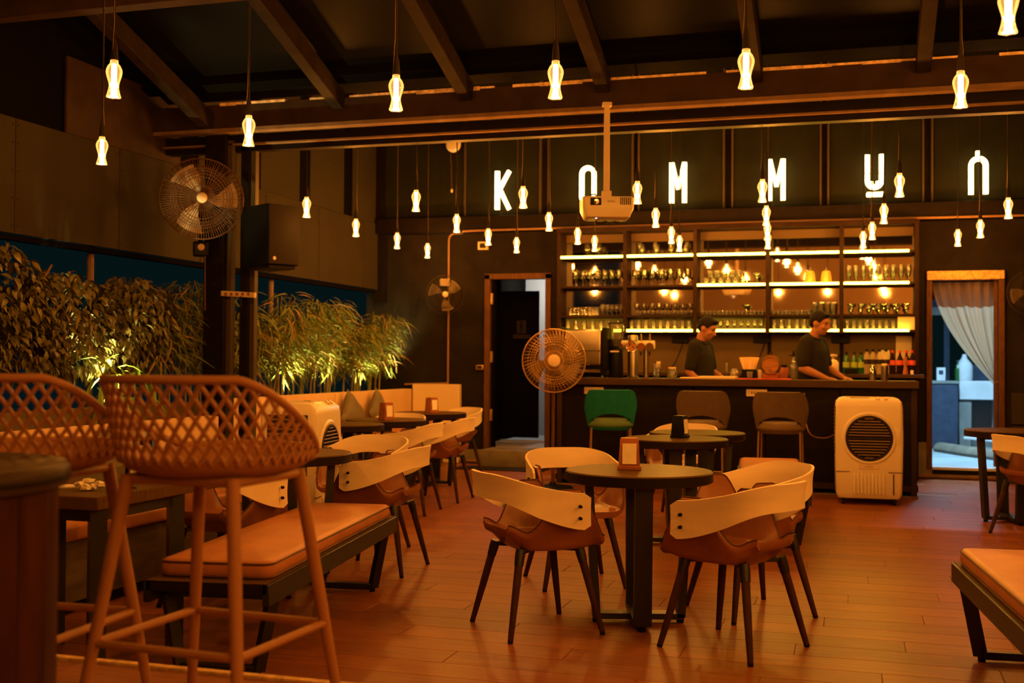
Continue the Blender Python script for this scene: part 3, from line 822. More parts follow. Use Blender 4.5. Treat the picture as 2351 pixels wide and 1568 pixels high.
# ---- lattice bar stools in the foreground (front is +Y)
def stool_parts(t):
    Z0, ZT, Zb = .722, .905, .683
    def rim(th):
        a = abs(th); q = 1 - max(0, min(1, (a-.80)/(2.15-.80))); return Z0 + .014 + (ZT-Z0)*(q*.6 + .4*q*q*(3-2*q))
    def AY(th): return .218 + .062*(.5-.5*cos(th))**1.5
    def R_(th, z):
        k = max(0, (z-Z0)/(ZT-Z0)); ax = .236 + .030*k**.8; ay = AY(th) + .045*k
        return Vector((sin(th)*ax, -cos(th)*ay, z))
    N = 72
    b = B(); rows = []
    def ringb(r, z, lift):
        out = []
        for i in range(N):
            th = 2*pi*i/N; th = th if th < pi else th-2*pi
            out.append(Vector((sin(th)*.236*r, -cos(th)*AY(th)*r, z + lift*(.5-.5*cos(th))*r*r)))
        return out
    for r, z in ((.001, Zb), (.5, Zb+.0005), (.78, Zb+.004), (.91, Zb+.014), (.98, Zb+.029), (1.0, Z0+.006)): rows.append(ringb(r, z, .008))
    for r, z in ((.985, Z0+.008), (.93, Z0-.012), (.75, Z0-.024), (.4, Z0-.028), (.001, Z0-.028)): rows.append(ringb(r, z, .006))
    b.grid(rows, True).done('seat_bowl', 'stool', t, sharp=60)
    b = B()
    n = 46; rise = .0265*2/ (2*pi/n)   # height gained per radian
    for fam in (-1, 1):
        for k in range(n):
            th = -pi + 2*pi*k/n; z = Z0-.004; pts = []
            for s in range(60):
                tt = ((th + pi) % (2*pi)) - pi
                if z > rim(tt): break
                pts.append(R_(tt, z)); th += fam*.022; z += .022*rise
            if len(pts) > 2: b.tube(pts, .0052, 6, flat=1)
    tag(b.done('back_lattice', 'stool', t, sharp=70), kind='stuff')
    pts = [R_(-pi + 2*pi*i/96, rim(-pi + 2*pi*i/96)) for i in range(96)]
    B().tube(pts, .0105, 8, closed=True).done('rim', 'stool', t, sharp=70)
    # metal frame
    b = B()
    for s in (-1, 1): b.tube([(s*.15, -.14, .676), (s*.15, .14, .676)], .012, 8); b.tube([(-.15, s*.14, .676), (.15, s*.14, .676)], .012, 8)
    b.done('seat_frame', 'stool', t)
    FR = .285
    for sx in (-1, 1):
        for sy in (-1, 1):
            top = Vector((sx*.150, sy*.145, .684)); bot = Vector((sx*.238, sy*.235, 0))
            B().tube([top, top.lerp(bot, .5), bot], [.0165, .0155, .012], 12).done('leg', 'stool', t)
    k = 1-FR/.684; cx, cy = .15+.088*k, .145+.09*k
    c4 = [(cx, cy), (-cx, cy), (-cx, -cy), (cx, -cy)]
    for i in range(4):
        a, b2 = c4[i], c4[(i+1) % 4]
        B().tube([(a[0], a[1], FR), (b2[0], b2[1], FR)], .0105, 8).done('footrest_bar', 'stool', t)
sp = thing('bar_stool', 'x', 'stool'); stool_parts(sp)
for i, (x, y, a, lb) in enumerate([(-1.53, 2.53, -4, 'sand coloured bar stool with diamond lattice back, whole, nearest the viewer'),
                                  (-2.055, 2.47, 3, 'sand coloured lattice bar stool cut off by the left edge behind the wooden drum')]):
    c = sp if i == 0 else copy_tree(sp)
    c.location = (x, y, .303); c.rotation_euler = (0, 0, radians(a)); c['label'] = lb; c['group'] = 'lattice bar stools'

# ---- wooden drum table
dt = thing('drum_table', 'dark red wooden drum table with upright staves at the lower left', 'table', (-1.815, 1.79, .303))
for k in range(22):
    a0 = 2*pi*k/22; a1 = a0 + 2*pi/22 - .010; b = B(); rows = []
    for z in (.0, .715):
        rows.append([(.318*cos(a0+(a1-a0)*j/3), .318*sin(a0+(a1-a0)*j/3), z) for j in range(4)])
    b.grid(rows).thick(.02).done('stave', 'drumwood', dt)
B().lathe([(0, .0), (.296, .0), (.296, .71), (0, .71)], 40).done('core', 'doorblack', dt)
B().lathe([(0, .712), (.335, .712), (.340, .722), (.340, .748), (.334, .756), (0, .757)], 56).done('top', 'drumtop', dt)
B().lathe([(.341, .725), (.3425, .729), (.3425, .734), (.341, .738)], 56).done('groove_band', 'edge', dt)

# ---- bar chairs at the counter (front is +Y)
def barchair_parts(t, fab, seat):
    b = B(); rows = []
    NU, NV = 40, 12
    for i in range(NU+1):
        u = -1 + 2*i/NU; a = abs(u); th = u*1.95
        zt = 1.0 - .225*sstep(.45, 1.0, a)
        zb = .715 - .06*sstep(.40, .72, a) + .0
        if a < .52: zb = .715 + .06*cos(a/.52*pi/2)
        row = []
        for j in range(NV+1):
            v = j/NV; z = zb + (zt-zb)*v
            rx, ry = .222 + .032*v, .205 + .035*v
            row.append((rx*sin(th), -ry*cos(th), z))
        rows.append(row)
    b.grid(rows); b.thick(.035); b.done('back_shell', fab, t, sharp=60)
    b = B().lathe([(0, .635), (.19, .635), (.218, .65), (.222, .67), (.205, .705), (.16, .722), (0, .728)], 36).done('seat', seat, t, sharp=60)
    B().lathe([(0, .618), (.20, .62), (.214, .648), (0, .648)], 30).done('seat_base', fab, t)
    for s in (-1, 1):
        B().tube([(s*.185, -.15, .64), (s*.20, -.20, .0+.012), (s*.20, .20, .012), (s*.185, .15, .64)], .0085, 6).done('sled_leg', 'brass', t)
    B().tube([(-.195, .19, .22), (.195, .19, .22)], .008, 6).done('footrest', 'brass', t)
g = thing('bar_chair', 'green velvet bar chair with open low back at the counter', 'chair', (-2.26, 10.88, 0), radians(14), 'bar chairs'); barchair_parts(g, 'green', 'greenleather')
g = thing('bar_chair', 'taupe bar chair in the middle of the three at the counter', 'chair', (-1.37, 10.90, 0), radians(2), 'bar chairs'); barchair_parts(g, 'greyfab', 'taupeleather')
copy_tree(g, None, (-.655, 10.90, 0), radians(-1), 'taupe bar chair next to the white cooler at the counter', 'bar chairs')

# ---- air coolers (front is -Y)
def cooler_parts(t):
    W, D, H = .29, .21, .98
    b = B(); rows = []
    for k, z, ins in ((0, .06, .03), (1, .10, .008), (2, .34, .0), (3, .36, .0), (4, .62, -.004), (5, .88, .004), (6, .925, .012), (7, .955, .045), (8, .965, .09)):
        w, d, r = W-ins*.8, D-ins, .03
        pts = []
        for cx, cy, a0 in ((w-r, d-r, 0), (-w+r, d-r, pi/2), (-w+r, -d+r, pi), (w-r, -d+r, 3*pi/2)):
            for i in range(5):
                a = a0 + pi/2*i/4; pts.append((cx+r*cos(a), cy+r*sin(a), z))
        rows.append(pts)
    b.grid(rows, True); b.bm.verts.ensure_lookup_table(); n = len(rows[0])
    b.bm.faces.new(b.bm.verts[0:n][::-1]); b.bm.faces.new(b.bm.verts[-n:])
    body = b.done('body', 'white', t, sharp=40)
    # raised round surround
    zc, Rr = .60, .205
    y0 = -D-.004
    B().lathe([(Rr-.003, .0), (Rr+.0, .012), (Rr+.018, .014), (Rr+.034, .002)], 56, (0, y0+.004, zc), (0, -1, 0)).done('grille_surround', 'white', body)
    gr = B().lathe([(Rr-.024, .008), (Rr-.012, .014), (Rr, .010), (Rr, 0), (Rr-.024, 0)], 56, (0, y0, zc), (0, -1, 0)).done('grille_ring', 'greyplastic', t)
    B().lathe([(0, 0), (Rr-.01, 0)], 40, (0, y0-.001, zc), (0, -1, 0)).done('grille_recess', 'black', t)
    for k in range(15):
        z = zc - .175 + .35*k/14
        if abs(z-zc) < .012: continue
        hw = math.sqrt(max(0, (Rr-.026)**2 - (z-zc)**2))
        B().box((0, y0-.010, z), (2*hw, .014, .0085), (radians(-28), 0, 0), .001).done('slat', 'slat', gr)
    B().box((0, y0-.012, zc), (.008, .006, .37)).done('slat_brace', 'greyplastic', gr)
    B().box((0, y0-.006, zc), (.36, .012, .016)).done('slat_brace', 'greyplastic', gr)
    # hinge tab on the right of the ring
    B().mm(.205, .268, y0-.004, y0+.006, .55, .70, .006, 2).done('hinge_tab', 'white', body)
    # label plate
    lp = B().mm(-.085, .085, y0-.002, y0+.004, .325, .385, .002).done('label_plate', 'offwhite', body)
    for k in range(7): B().mm(-.034+k*.010, -.028+k*.010, y0-.0028, y0-.0015, .344, .351).done('label_mark', 'doorframe', lp)
    # lower ribs, side doors
    for k in range(9):
        B().mm(-.125+k*.031-.008, -.125+k*.031+.008, -D-.006, -D+.004, .10, .285, .003).done('rib', 'white', body)
    B().mm(-.285, -.165, -D-.004, -D+.005, .295, .303).done('groove', 'slat', body)
    B().mm(.165, .285, -D-.004, -D+.005, .295, .303).done('groove', 'slat', body)
    B().mm(.205, .213, -D-.0045, -D+.004, .10, .285).done('water_gauge', 'black', body)
    # sloped top panel with two knobs
    pn = B(); 
    pn.box((0, -D+.055, .944), (.40, .075, .012), (radians(38), 0, 0), .010, 2)
    pn = pn.done('control_panel', 'offwhite', t)
    B().box((-.08, -D+.050, .950), (.17, .045, .006), (radians(38), 0, 0), .002).done('display', 'steel', pn)
    for x in (.075, .145):
        B().lathe([(0, .022), (.018, .022), (.021, .0)], 14, (x, -D+.050, .946), (0, -sin(radians(38)), cos(radians(38)))).done('knob', 'white', pn)
    # side vent panels
    for s in (-1, 1):
        sv = B().mm(s*W-.004, s*W+.004, -.15, .15, .45, .88, .003).done('side_vent', 'greyplastic', t)
        for k in range(12): B().mm(s*(W+.003), s*(W+.008), -.145, .145, .468+k*.034, .480+k*.034).done('vent_slat', 'slat', sv)
    for sx in (-1, 1):
        for sy in (-1, 1):
            cw = B().frustum((sx*.22-.012, sy*.14, .028), (sx*.22+.012, sy*.14, .028), .028, .028, 14).done('caster', 'black', t)
            B().mm(sx*.22-.018, sx*.22+.018, sy*.14-.015, sy*.14+.015, .03, .07).done('caster_fork', 'greyplastic', cw)
cl = thing('air_cooler', 'white air cooler with round louvred grille standing before the bar', 'air cooler', (.122, 10.94, 0), radians(2), 'air coolers')
cooler_parts(cl)
c2 = copy_tree(cl, None, (-3.86, 7.55, 0), radians(97), 'white air cooler turned sideways at the left beside the banquette', 'air coolers')
B2 = B().box((.04, -.02, .967), (.14, .10, .003), (0, 0, .1), .001).done('sticker', 'label_cream', c2)
B().poly([(.0, -.05, .9695), (.06, -.06, .9695), (.09, -.01, .9695), (.05, .01, .9695)], .0006, (0, 0, 1)).done('sticker_print', 'greyplastic', B2)
tag(B().tube(catmull([(-.16, 11.0, .62), (-.25, 10.98, .58), (-.38, 11.0, .60), (-.44, 11.2, .72), (-.46, 11.37, .98)], 6), .006, 6).done('power_cable', 'cordbrown'), 'brown power cable running from the bar cooler to the counter socket', 'cable')

# ---- banquettes
bq = thing('banquette', 'tan upholstered banquette along the left side under the plants', 'banquette', (0, 0, 0))
y0 = 8.96
for k in range(4):
    y1 = y0 + 1.108
    B().mm(-5.45, -5.32, y0+.004, y1-.004, .0, .915, .012, 2).done('back_panel', 'tan', bq)
    B().mm(-5.32, -4.86, y0+.004, y1-.004, .36, .45, .02, 3).done('seat_cushion', 'cushion', bq)
    B().mm(-5.32, -4.90, y0+.002, y1-.002, .0, .36, .004).done('base', 'plinth', bq)
    y0 = y1
ew = struct(B().mm(-5.32, -4.70, 13.40, YW, .0, .975, .006).done('wall_end', 'creamwall'))
nb = thing('near_banquette', 'brown banquette with mustard back cushions beside the left rectangular table', 'banquette', (0, 0, 0))
y0 = 3.2
for k in range(3):
    y1 = y0 + 1.25
    B().mm(-4.30, -4.18, y0+.003, y1-.003, .0, .88, .01, 2).done('back_panel', 'tan', nb)
    B().mm(-4.18, -3.66, y0+.003, y1-.003, .37, .45, .02, 3).done('seat_cushion', 'cushion', nb)
    B().mm(-4.18, -3.70, y0+.002, y1-.002, .06, .37, .004).done('base', 'plinth', nb)
    B().mm(-4.18, -3.74, y0+.002, y1-.002, .0, .06).done('toe_kick', 'edge', nb)
    y0 = y1
def soft(loc, size, rot, m, name, label, cat, grp=None, pinch=.35):
    b = bmesh.new(); bmesh.ops.create_grid(b, x_segments=14, y_segments=14, size=1)
    top = [v.co.copy() for v in b.verts]
    b.free(); bb = B()
    def sheet(sg):
        rows = []
        for i in range(15):
            r = []
            for j in range(15):
                x, y = -1+2*i/14, -1+2*j/14
                th = (1-abs(x)**2.6)**.55*(1-abs(y)**2.6)**.55
                k = 1 - pinch*.25*(1-abs(x*y))*max(abs(x), abs(y))**3
                r.append(Vector((x*k*size[0], sg*th*size[1] + .004*sin(7*x+3*y), y*k*size[2])))
            rows.append(r)
        bb.grid(rows)
    sheet(1); sheet(-1)
    bmesh.ops.remove_doubles(bb.bm, verts=bb.bm.verts[:], dist=.0012)
    o = bb.done(name, m, None, loc, rot, sharp=80)
    return tag(o, label, cat, grp)
soft((-5.19, 11.35, .665), (.215, .075, .215), (radians(-14), radians(40), radians(80)), 'pillow', 'pillow', 'dark glossy pillow leaning on the banquette back, left of the pair', 'pillow', 'banquette pillows')
soft((-5.19, 12.05, .665), (.215, .075, .215), (radians(-12), radians(48), radians(84)), 'pillow', 'pillow', 'dark glossy pillow leaning on the banquette back, right of the pair', 'pillow', 'banquette pillows')
for k, (y, m, lb) in enumerate(((3.7, 'yellowcush', 'mustard back cushion at the near end of the brown banquette'), (4.35, 'yellowcush', 'mustard back cushion second along the brown banquette'), (5.0, 'yellowcush', 'mustard back cushion behind the rectangular table'), (5.75, 'pillow', 'dark cushion between mustard ones on the brown banquette'))):
    soft((-4.06, y, .665), (.26, .06, .20), (radians(-12), 0, radians(90)), m, 'back_cushion', lb, 'cushion', 'brown banquette cushions')

# ================================================================ LAMPS, FANS, SIGN
pl_data = bpy.data.lights.new('pendant_lamp', 'POINT'); pl_data.energy = PEND_W; pl_data.color = WARM; pl_data.shadow_soft_size = .035
def scal(i, a): return .07*cos(5*a) if i >= 9 else .0
SH = [(.014, .088), (.019, .084), (.020, .070), (.030, .058), (.0375, .040), (.0385, .026), (.034, .006), (.027, -.016), (.0235, -.034), (.0245, -.052), (.030, -.074), (.0345, -.088), (.033, -.092)]
shell_o = B().lathe(SH, 20, wob=scal).done('glass_shade', 'bulbglass', sharp=80); SHM = shell_o.data; bpy.data.objects.remove(shell_o)
core_o = B().lathe([(0, .070), (.011, .068), (.013, .05), (.013, -.05), (.016, -.082), (.024, -.0895), (0, -.0895)], 12).done('bulb_core', 'filament', sharp=80); COM = core_o.data; bpy.data.objects.remove(core_o)
def pendant(x, y, z, ztop, label, group):
    t = thing('pendant_lamp', label, 'lamp', (x, y, z), rnd.uniform(0, 6), group)
    for me, n in ((SHM, 'glass_shade'), (COM, 'bulb_core')):
        o = bpy.data.objects.new(n, me); col.objects.link(o); o.parent = t
    sk = B().tube([(0, 0, .086), (0, 0, .105), (0, 0, .150), (0, 0, .185)], [.0185, .0185, .015, .007], 10).done('socket', 'cord', t)
    B().tube([(0, 0, .18), (.002, 0, .5), (-.002, 0, (ztop-z)*.6), (0, 0, ztop-z)], .0052, 6).done('cord', 'cord', t)
    B().tube([(.016, 0, .10), (.012, 0, .19), (.0075, .002, .26), (.006, 0, .5), (.0045, 0, (ztop-z)*.7)], .0014, 5).done('safety_wire', 'brass', t)
    o = bpy.data.objects.new('pendant_light', pl_data); col.objects.link(o); o.parent = t; o.location = (0, 0, -.02)
    return t
ROWS = [
 ('in the row along the main beam', [(-4.57, 8.99), (-3.49, 8.84), (-2.57, 8.86), (-1.63, 8.83), (-.68, 8.97), (.32, 8.93)], 4.7),
 ('in the second row behind the beam', [(-4.79, 10.5), (-3.68, 10.39), (-2.78, 10.47), (-1.75, 10.41), (-.76, 10.49), (.25, 10.6), (1.25, 10.47)], 4.7),
 ('in the row above the bar counter', [(-4.86, 11.75), (-3.75, 11.6), (-2.80, 11.73), (-1.83, 11.87), (-.84, 11.74), (.17, 11.94), (1.18, 12.0)], 4.7),
 ('in the row nearest the bottle shelves', [(-4.94, 12.9), (-3.70, 12.5), (-2.79, 12.51), (-1.87, 12.72), (-.90, 12.66), (.09, 12.75), (1.04, 12.8)], 4.7)]
for nm, ps, zt in ROWS:
    for i, (x, y) in enumerate(ps):
        pendant(x, y, 2.6, zt, 'glowing bottle-shaped pendant bulb, %s from the left %s' % (ORD[i], nm), 'pendant bulbs behind the beam')
NEAR = [(-3.37, 4.63, 'upper of the two pendant bulbs at the far left'), (-4.61, 6.22, 'lower of the two pendant bulbs at the far left'), (-3.37, 5.89, 'bottle pendant bulb hanging just before the steel column'),
        (-2.18, 5.24, 'bottle pendant bulb in front of the beam, left of the projector'), (-1.35, 5.19, 'bottle pendant bulb in front of the beam, above the projector'),
        (-.47, 5.22, 'bottle pendant bulb in front of the beam, above the second M letter'), (.49, 5.88, 'bottle pendant bulb in front of the beam near the right edge'), (.55, 4.6, 'large pendant bulb cut by the top right corner')]
for x, y, lb in NEAR: pendant(x, y, 2.6, zr(y)-.01, lb, 'pendant bulbs before the beam')
BACK = [(x, y, 4.75) for y in (1.7, -1.0) for x in (-4.0, -2.4, -.8, .8)] + [(x, y, 2.6) for x in (1.75, 2.75, 3.75) for y in (-2.6, -1.1, .4, 1.9, 3.4, 4.9, 6.4)]  # unseen pendants, added to light the faces turned towards the viewer
for x, y, z in BACK: pendant(x, y, z, zr(y)-.01, 'unseen bottle pendant bulb added for light from behind and beside the viewer', 'unseen pendant bulbs added around the viewer')

# ---- sign letters
def stroke(b, p, q, w, y0, y1):
    p, q = Vector(p), Vector(q); d = (q-p).normalized(); n = Vector((-d.y, d.x))*w/2
    c = [p+n, p-n, q-n, q+n]
    b.poly([(v.x, y0, v.y) for v in c], y1-y0, (0, 1, 0))
def ringstroke(b, pts, w, y0, y1, closed=False):
    P = [Vector(p) for p in pts]; k = len(P); rows = []
    for i in range(k):
        d = (P[(i+1) % k] - P[i-1]) if closed else (P[min(i+1, k-1)] - P[max(i-1, 0)])
        d.normalize(); n = Vector((-d.y, d.x))*w/2; a, c = P[i]+n, P[i]-n
        rows.append([(a.x, y0, a.y), (a.x, y1, a.y), (c.x, y1, c.y), (c.x, y0, c.y)])
    if closed: rows.append(rows[0])
    b.grid(rows, True)
    if not closed:
        b.bm.verts.ensure_lookup_table(); n = len(b.bm.verts)
        b.bm.faces.new(b.bm.verts[n-len(rows)*4:n-len(rows)*4+4]); b.bm.faces.new(b.bm.verts[n-4:n])
def letter(kind, b, w, y0, y1):
    H, W = .47, .20
    if kind == 'K':
        stroke(b, (w/2, 0), (w/2, H), w, y0, y1); stroke(b, (W-w*.45, H), (w*.9, H*.5), w*.95, y0, y1); stroke(b, (w*.95, H*.56), (W-w*.45, 0), w*.95, y0, y1)
    if kind == 'O':
        r = W/2-w/2
        pts = [(W/2+r*cos(a), H-W/2+r*sin(a)) for a in [pi*i/10 for i in range(11)]] + [(W/2-r*cos(a), W/2-r*sin(a)) for a in [pi*i/10 for i in range(11)]]
        ringstroke(b, pts, w, y0, y1, True)
    if kind == 'M':
        stroke(b, (w/2, 0), (w/2, H), w, y0, y1); stroke(b, (W-w/2, 0), (W-w/2, H), w, y0, y1)
        stroke(b, (w*.6, H), (W/2, H*.34), w*.8, y0, y1); stroke(b, (W-w*.6, H), (W/2, H*.34), w*.8, y0, y1)
    if kind == 'U':
        for x in (w/2, W-w/2): stroke(b, (x, H*.57), (x, H), w, y0, y1)
        r = W/2-w/2
        ringstroke(b, [(w/2, H*.54)] + [(W/2-r*cos(a), H*.37-r*.95*sin(a)) for a in [pi*i/8 for i in range(9)]] + [(W-w/2, H*.54)], w, y0, y1)
        stroke(b, (w*.4, w*.5), (W, w*.5), w, y0, y1)
        ringstroke(b, [(W/2-r*.55*cos(a), H*.36-r*.9*sin(a)) for a in [pi*i/8 for i in range(9)]], w, y0, y1)
    if kind == 'N':
        r = W/2-w/2
        ringstroke(b, [(w/2, 0)] + [(W/2-r*cos(a), H*.88-W/2+r*sin(a)) for a in [pi*i/10 for i in range(11)]] + [(W-w/2, 0)], w, y0, y1)
        stroke(b, (W/2-.008, H*.86), (W/2-.008, H), w*.75, y0, y1)
LT = [('K', -4.219, 3.125, 'glowing letter K, first of the illuminated sign letters'), ('O', -3.158, 3.145, 'glowing letter O behind the projector'), ('M', -2.077, 3.135, 'glowing letter M, first of the two in the sign'),
      ('M', -.955, 3.125, 'glowing letter M, second of the two in the sign'), ('U', .112, 3.13, 'glowing underlined U-shaped sign letter with a split'), ('N', 1.19, 3.12, 'glowing arch-shaped sign letter at the right end')]
for k, x, z, lb in LT:
    t = thing('sign_letter', lb, 'sign', (x, 13.30, z), 0, 'illuminated sign letters')
    b = B(); letter(k, b, .052, .012, .045); b.done('letter_body', 'neonedge', t, sharp=30)
    b = B(); letter(k, b, .026 if k in 'O' else .036, .0, .011); b.done('letter_face', 'neon', t, sharp=30)
    b = B(); 
    for xx in (.03, .17): b.tube([(xx, .04, .03), (xx, .135, .03)], .006, 6)
    b.done('standoff', 'frame', t)
    B().tube(catmull([(.05, .05, .0), (.055, .09, -.05), (.05, .10, -.085)], 4), .004, 5).done('feed_wire', 'batten', t)

# ---- fans
def fan_parts(t, R, blade, cage='brass', dense=90, hubr=.055, blades=3, motor=True, twist=0., spokes_inner=False):
    """faces -Y, centre at the origin"""
    dp = R*.28
    def prof(r): return dp*.5*math.sqrt(max(0, 1-(r/R)**2))*1.2 + .012
    w = .0026 if R > .25 else .0020
    for side, nm in ((-1, 'front_cage'), (1, 'rear_cage')):
        b = B()
        for rr in ((.30, .52, .60, .68, .74, 1.0) if side < 0 else (.3, .62, .82, 1.0)):
            r = R*rr; b.tube([(r*cos(2*pi*i/40), side*prof(r) if rr < 1 else side*.006, r*sin(2*pi*i/40)) for i in range(40)], w*(2.4 if rr == 1 else 1.3), 5, closed=True)
        n = dense if side < 0 else dense//2
        for k in range(n):
            a = 2*pi*k/n; r0 = hubr*1.0 if k % (2 if n > 60 else 1) == 0 else R*.60
            pts = []
            for i in range(6):
                r = r0 + (R-r0)*i/5; tw = .16*(i/5) if spokes_inner else 0
                pts.append((r*cos(a+tw), side*(prof(r) if i < 5 else .006), r*sin(a+tw)))
            b.tube(pts, w, 4, cap=False)
        tag(b.done(nm, cage, t, sharp=80), kind='stuff')
    B().lathe([(0, .014), (hubr*.7, .012), (hubr, .004), (hubr*1.04, -.008)], 24, (0, -prof(0)-.002, 0), (0, -1, 0)).done('hub_badge', 'offwhite' if motor else 'steel', t)
    B().frustum((0, -.03, 0), (0, .05, 0), hubr*.8, hubr*.9, 18).done('hub', blade, t)
    for k in range(blades):
        a0 = twist + 2*pi*k/blades; b = B(); rows = []
        for i in range(9):
            q = i/8; r = hubr*.7 + (R*.86-hubr*.7)*q; wd = .34 + .50*sin(min(1, q*1.15)*pi*.62)
            row = []
            for j in range(7):
                s = j/6-.5; a = a0 + s*wd + .35*q
                row.append((r*cos(a), .028*(s*2)*(.5+.5*q), r*sin(a)))
            rows.append(row)
        b.grid(rows).thick(.003).done('blade', blade, t, sharp=70)
    B().lathe([(0, .0), (.05, .0), (.062, .02), (.06, .10), (.04, .14), (0, .15)], 20, (0, .06, 0), (0, 1, 0)).done('motor', 'black', t)
f1 = thing('wall_fan', 'large wall fan with three pale blades on the steel column', 'fan', (-5.19, 8.32, 2.60), radians(33))
fan_parts(f1, .335, 'fanblade', 'doorframe', 100, .042, twist=1.9)
B().tube([(0, .18, 0), (0, .27, -.1), (0, .30, -.34)], .022, 10).done('bracket_arm', 'black', f1)
sw = B().box((.0, .22, -.40), (.13, .06, .13), None, .02, 3).done('switch_box', 'black', f1)
B().lathe([(0, .02), (.022, .018), (.03, 0)], 16, (0, .19, -.385), (0, -1, 0)).done('dial', 'fanblade', sw)
B().tube([(.035, .19, -.46), (.04, .19, -.92)], .003, 5).done('pull_cord', 'cordbrown', f1)
f2 = thing('wall_fan', 'small wall fan on the conduit by the left corner of the back wall', 'fan', (-4.80, 13.14, 2.078), radians(26))
fan_parts(f2, .235, 'fanblade2', 'greyplastic', 70, .035, twist=.4)
B().tube([(0, .18, 0), (0, .28, .0), (0, .33, .14)], .018, 8).done('bracket_arm', 'black', f2)
B().box((.03, .30, .17), (.12, .06, .09), None, .01, 2).done('mount_plate', 'offwhite', f2)
B().tube([(.05, .1, -.22), (.052, .1, -.52)], .0025, 5).done('pull_cord', 'cordbrown', f2)
B().ball((.052, .1, -.53), .012, 8, 6).done('cord_knob', 'cordbrown', f2)
f3 = thing('pedestal_fan', 'tall pedestal fan with a wide wire cage at the left end of the bar', 'fan', (-2.84, 10.92, 1.277), radians(16))
fan_parts(f3, .312, 'fanblade2', 'brass', 104, .060, motor=True, twist=1.25, spokes_inner=True)
B().tube([(0, .14, 0), (0, .15, -.25), (0, .15, -1.25)], .018, 10).done('pole', 'doorframe', f3)
B().lathe([(0, 0), (.20, 0), (.21, .012), (.19, .026), (.04, .036), (.025, .07), (0, .07)], 28, (0, .15, -1.277)).done('base', 'black', f3)
f4 = thing('wall_fan', 'wall fan cut by the right edge above the round table', 'fan', (1.79, 13.15, 2.03), radians(-6))
fan_parts(f4, .235, 'fanblade2', 'greyplastic', 70, .035, twist=.9)
B().tube([(0, .18, 0), (0, .35, .05)], .018, 8).done('bracket_arm', 'black', f4)
wl = thing('wall_lamp', 'round cream wall fitting with a hanging pull cord left of the sign', 'wall fitting', (-4.78, 13.36, 3.955))
B().lathe([(0, .06), (.07, .055), (.092, .03), (.098, 0)], 24, (0, 0, 0), (0, -1, 0)).done('disc', 'label_cream', wl)
B().lathe([(.10, .012), (.112, .006), (.112, -.06), (.10, -.07), (0, -.07)], 24, (0, 0, 0), (0, -1, 0)).done('rim', 'frame', wl)
B().tube([(-.04, .0, -.10), (-.03, 0, -.25), (-.02, 0, -.55)], .003, 5).done('pull_cord', 'cordbrown', wl)
B().ball((-.02, 0, -.57), (.016, .016, .025), 8, 6).done('cord_knob', 'label_cream', wl)
for n, x, z, sx, sz, lb in (('junction_box', -4.42, 2.70, .13, .10, 'cream junction box on the dark wall above the left door'), ('wall_socket', -4.45, 1.19, .10, .06, 'small brown wall socket left of the black door')):
    t = thing(n, lb, 'box', (x, YW, z))
    B().mm(-sx/2, sx/2, -.05, 0, -sz/2, sz/2, .006, 2).done('box', 'offwhite' if sx > .11 else 'brass', t)
    B().mm(-sx*.3, sx*.3, -.054, -.05, -sz*.3, sz*.3, .001).done('cover', 'greyplastic', t)

# ---- loudspeaker on the column, power strip
spk = thing('loudspeaker', 'black loudspeaker cabinet mounted right of the steel column', 'loudspeaker', (-4.665, 8.56, 2.05), radians(62))
B().mm(-.15, .15, -.16, .20, 0, .50, .008, 2).done('cabinet', 'black', spk)
fr_ = B().mm(-.146, .146, -.185, -.16, .004, .496, .010, 2).done('front_grille', 'greyplastic', spk)
B().lathe([(0, .003), (.015, .003), (.016, 0)], 14, (-.10, -.186, .05), (0, -1, 0)).done('badge', 'label_cream', fr_)
B().tube([(.152, -.10, .20), (.172, -.10, .22), (.172, -.10, .30), (.152, -.10, .32)], .006, 6).done('handle', 'chrome', spk)
B().mm(-.13, .13, -.15, .22, -.03, -.002, .003).done('wall_bracket', 'frame', spk)
ps = thing('power_strip', 'pale power strip fixed across the battens below the loudspeaker', 'power strip', (-5.0, 8.60, 1.82), radians(-6))
B().box((0, 0, 0), (.34, .035, .045), (0, .06, 0), .006, 2).done('strip', 'offwhite', ps)
for k in range(5): B().box((-.12+k*.058, -.018, -.007*(k-2)*.06), (.024, .004, .026)).done('outlet', 'napwood', ps)
B().tube(catmull([(.04, -.02, -.02), (.05, -.04, -.10), (.0, -.02, -.17), (-.04, .02, -.22)], 5), .006, 6).done('lead', 'black', ps)

# ---- projector on its drop pole
pj = thing('projector', 'white ceiling projector hanging from a flat pole below the beam', 'projector', (-1.795, 8.45, 2.50), radians(18))
B().mm(-.022, .022, -.012, .012, .045, .72, .003).done('drop_pole', 'offwhite', pj)
B().mm(-.035, .035, -.03, .03, .70, .73, .002).done('ceiling_plate', 'offwhite', pj)
B().mm(-.035, .035, -.022, .022, -.005, .06, .003).done('bracket', 'offwhite', pj)
b = B(); rows = []
for z, k, yk in ((-.155, .80, .86), (-.150, .84, .90), (-.085, .98, 1.0), (-.01, 1.0, 1.0), (.0, .96, .96)):
    w, d, r = .195*k, .15*yk, .03; pts = []
    for cx, cy, a0 in ((w-r, d-r, 0), (-w+r, d-r, pi/2), (-w+r, -d+r, pi), (w-r, -d+r, 3*pi/2)):
        for i in range(4): a = a0+pi/2*i/3; pts.append((cx+r*cos(a), cy+r*sin(a), z))
    rows.append(pts)
b.grid(rows, True); b.bm.verts.ensure_lookup_table(); n = len(rows[0]); b.bm.faces.new(b.bm.verts[0:n][::-1]); b.bm.faces.new(b.bm.verts[-n:])
pb = b.done('body', 'white', pj, sharp=35)
B().mm(-.135, -.055, -.158, -.148, -.068, -.014, .002).done('lens_window', 'black', pj)
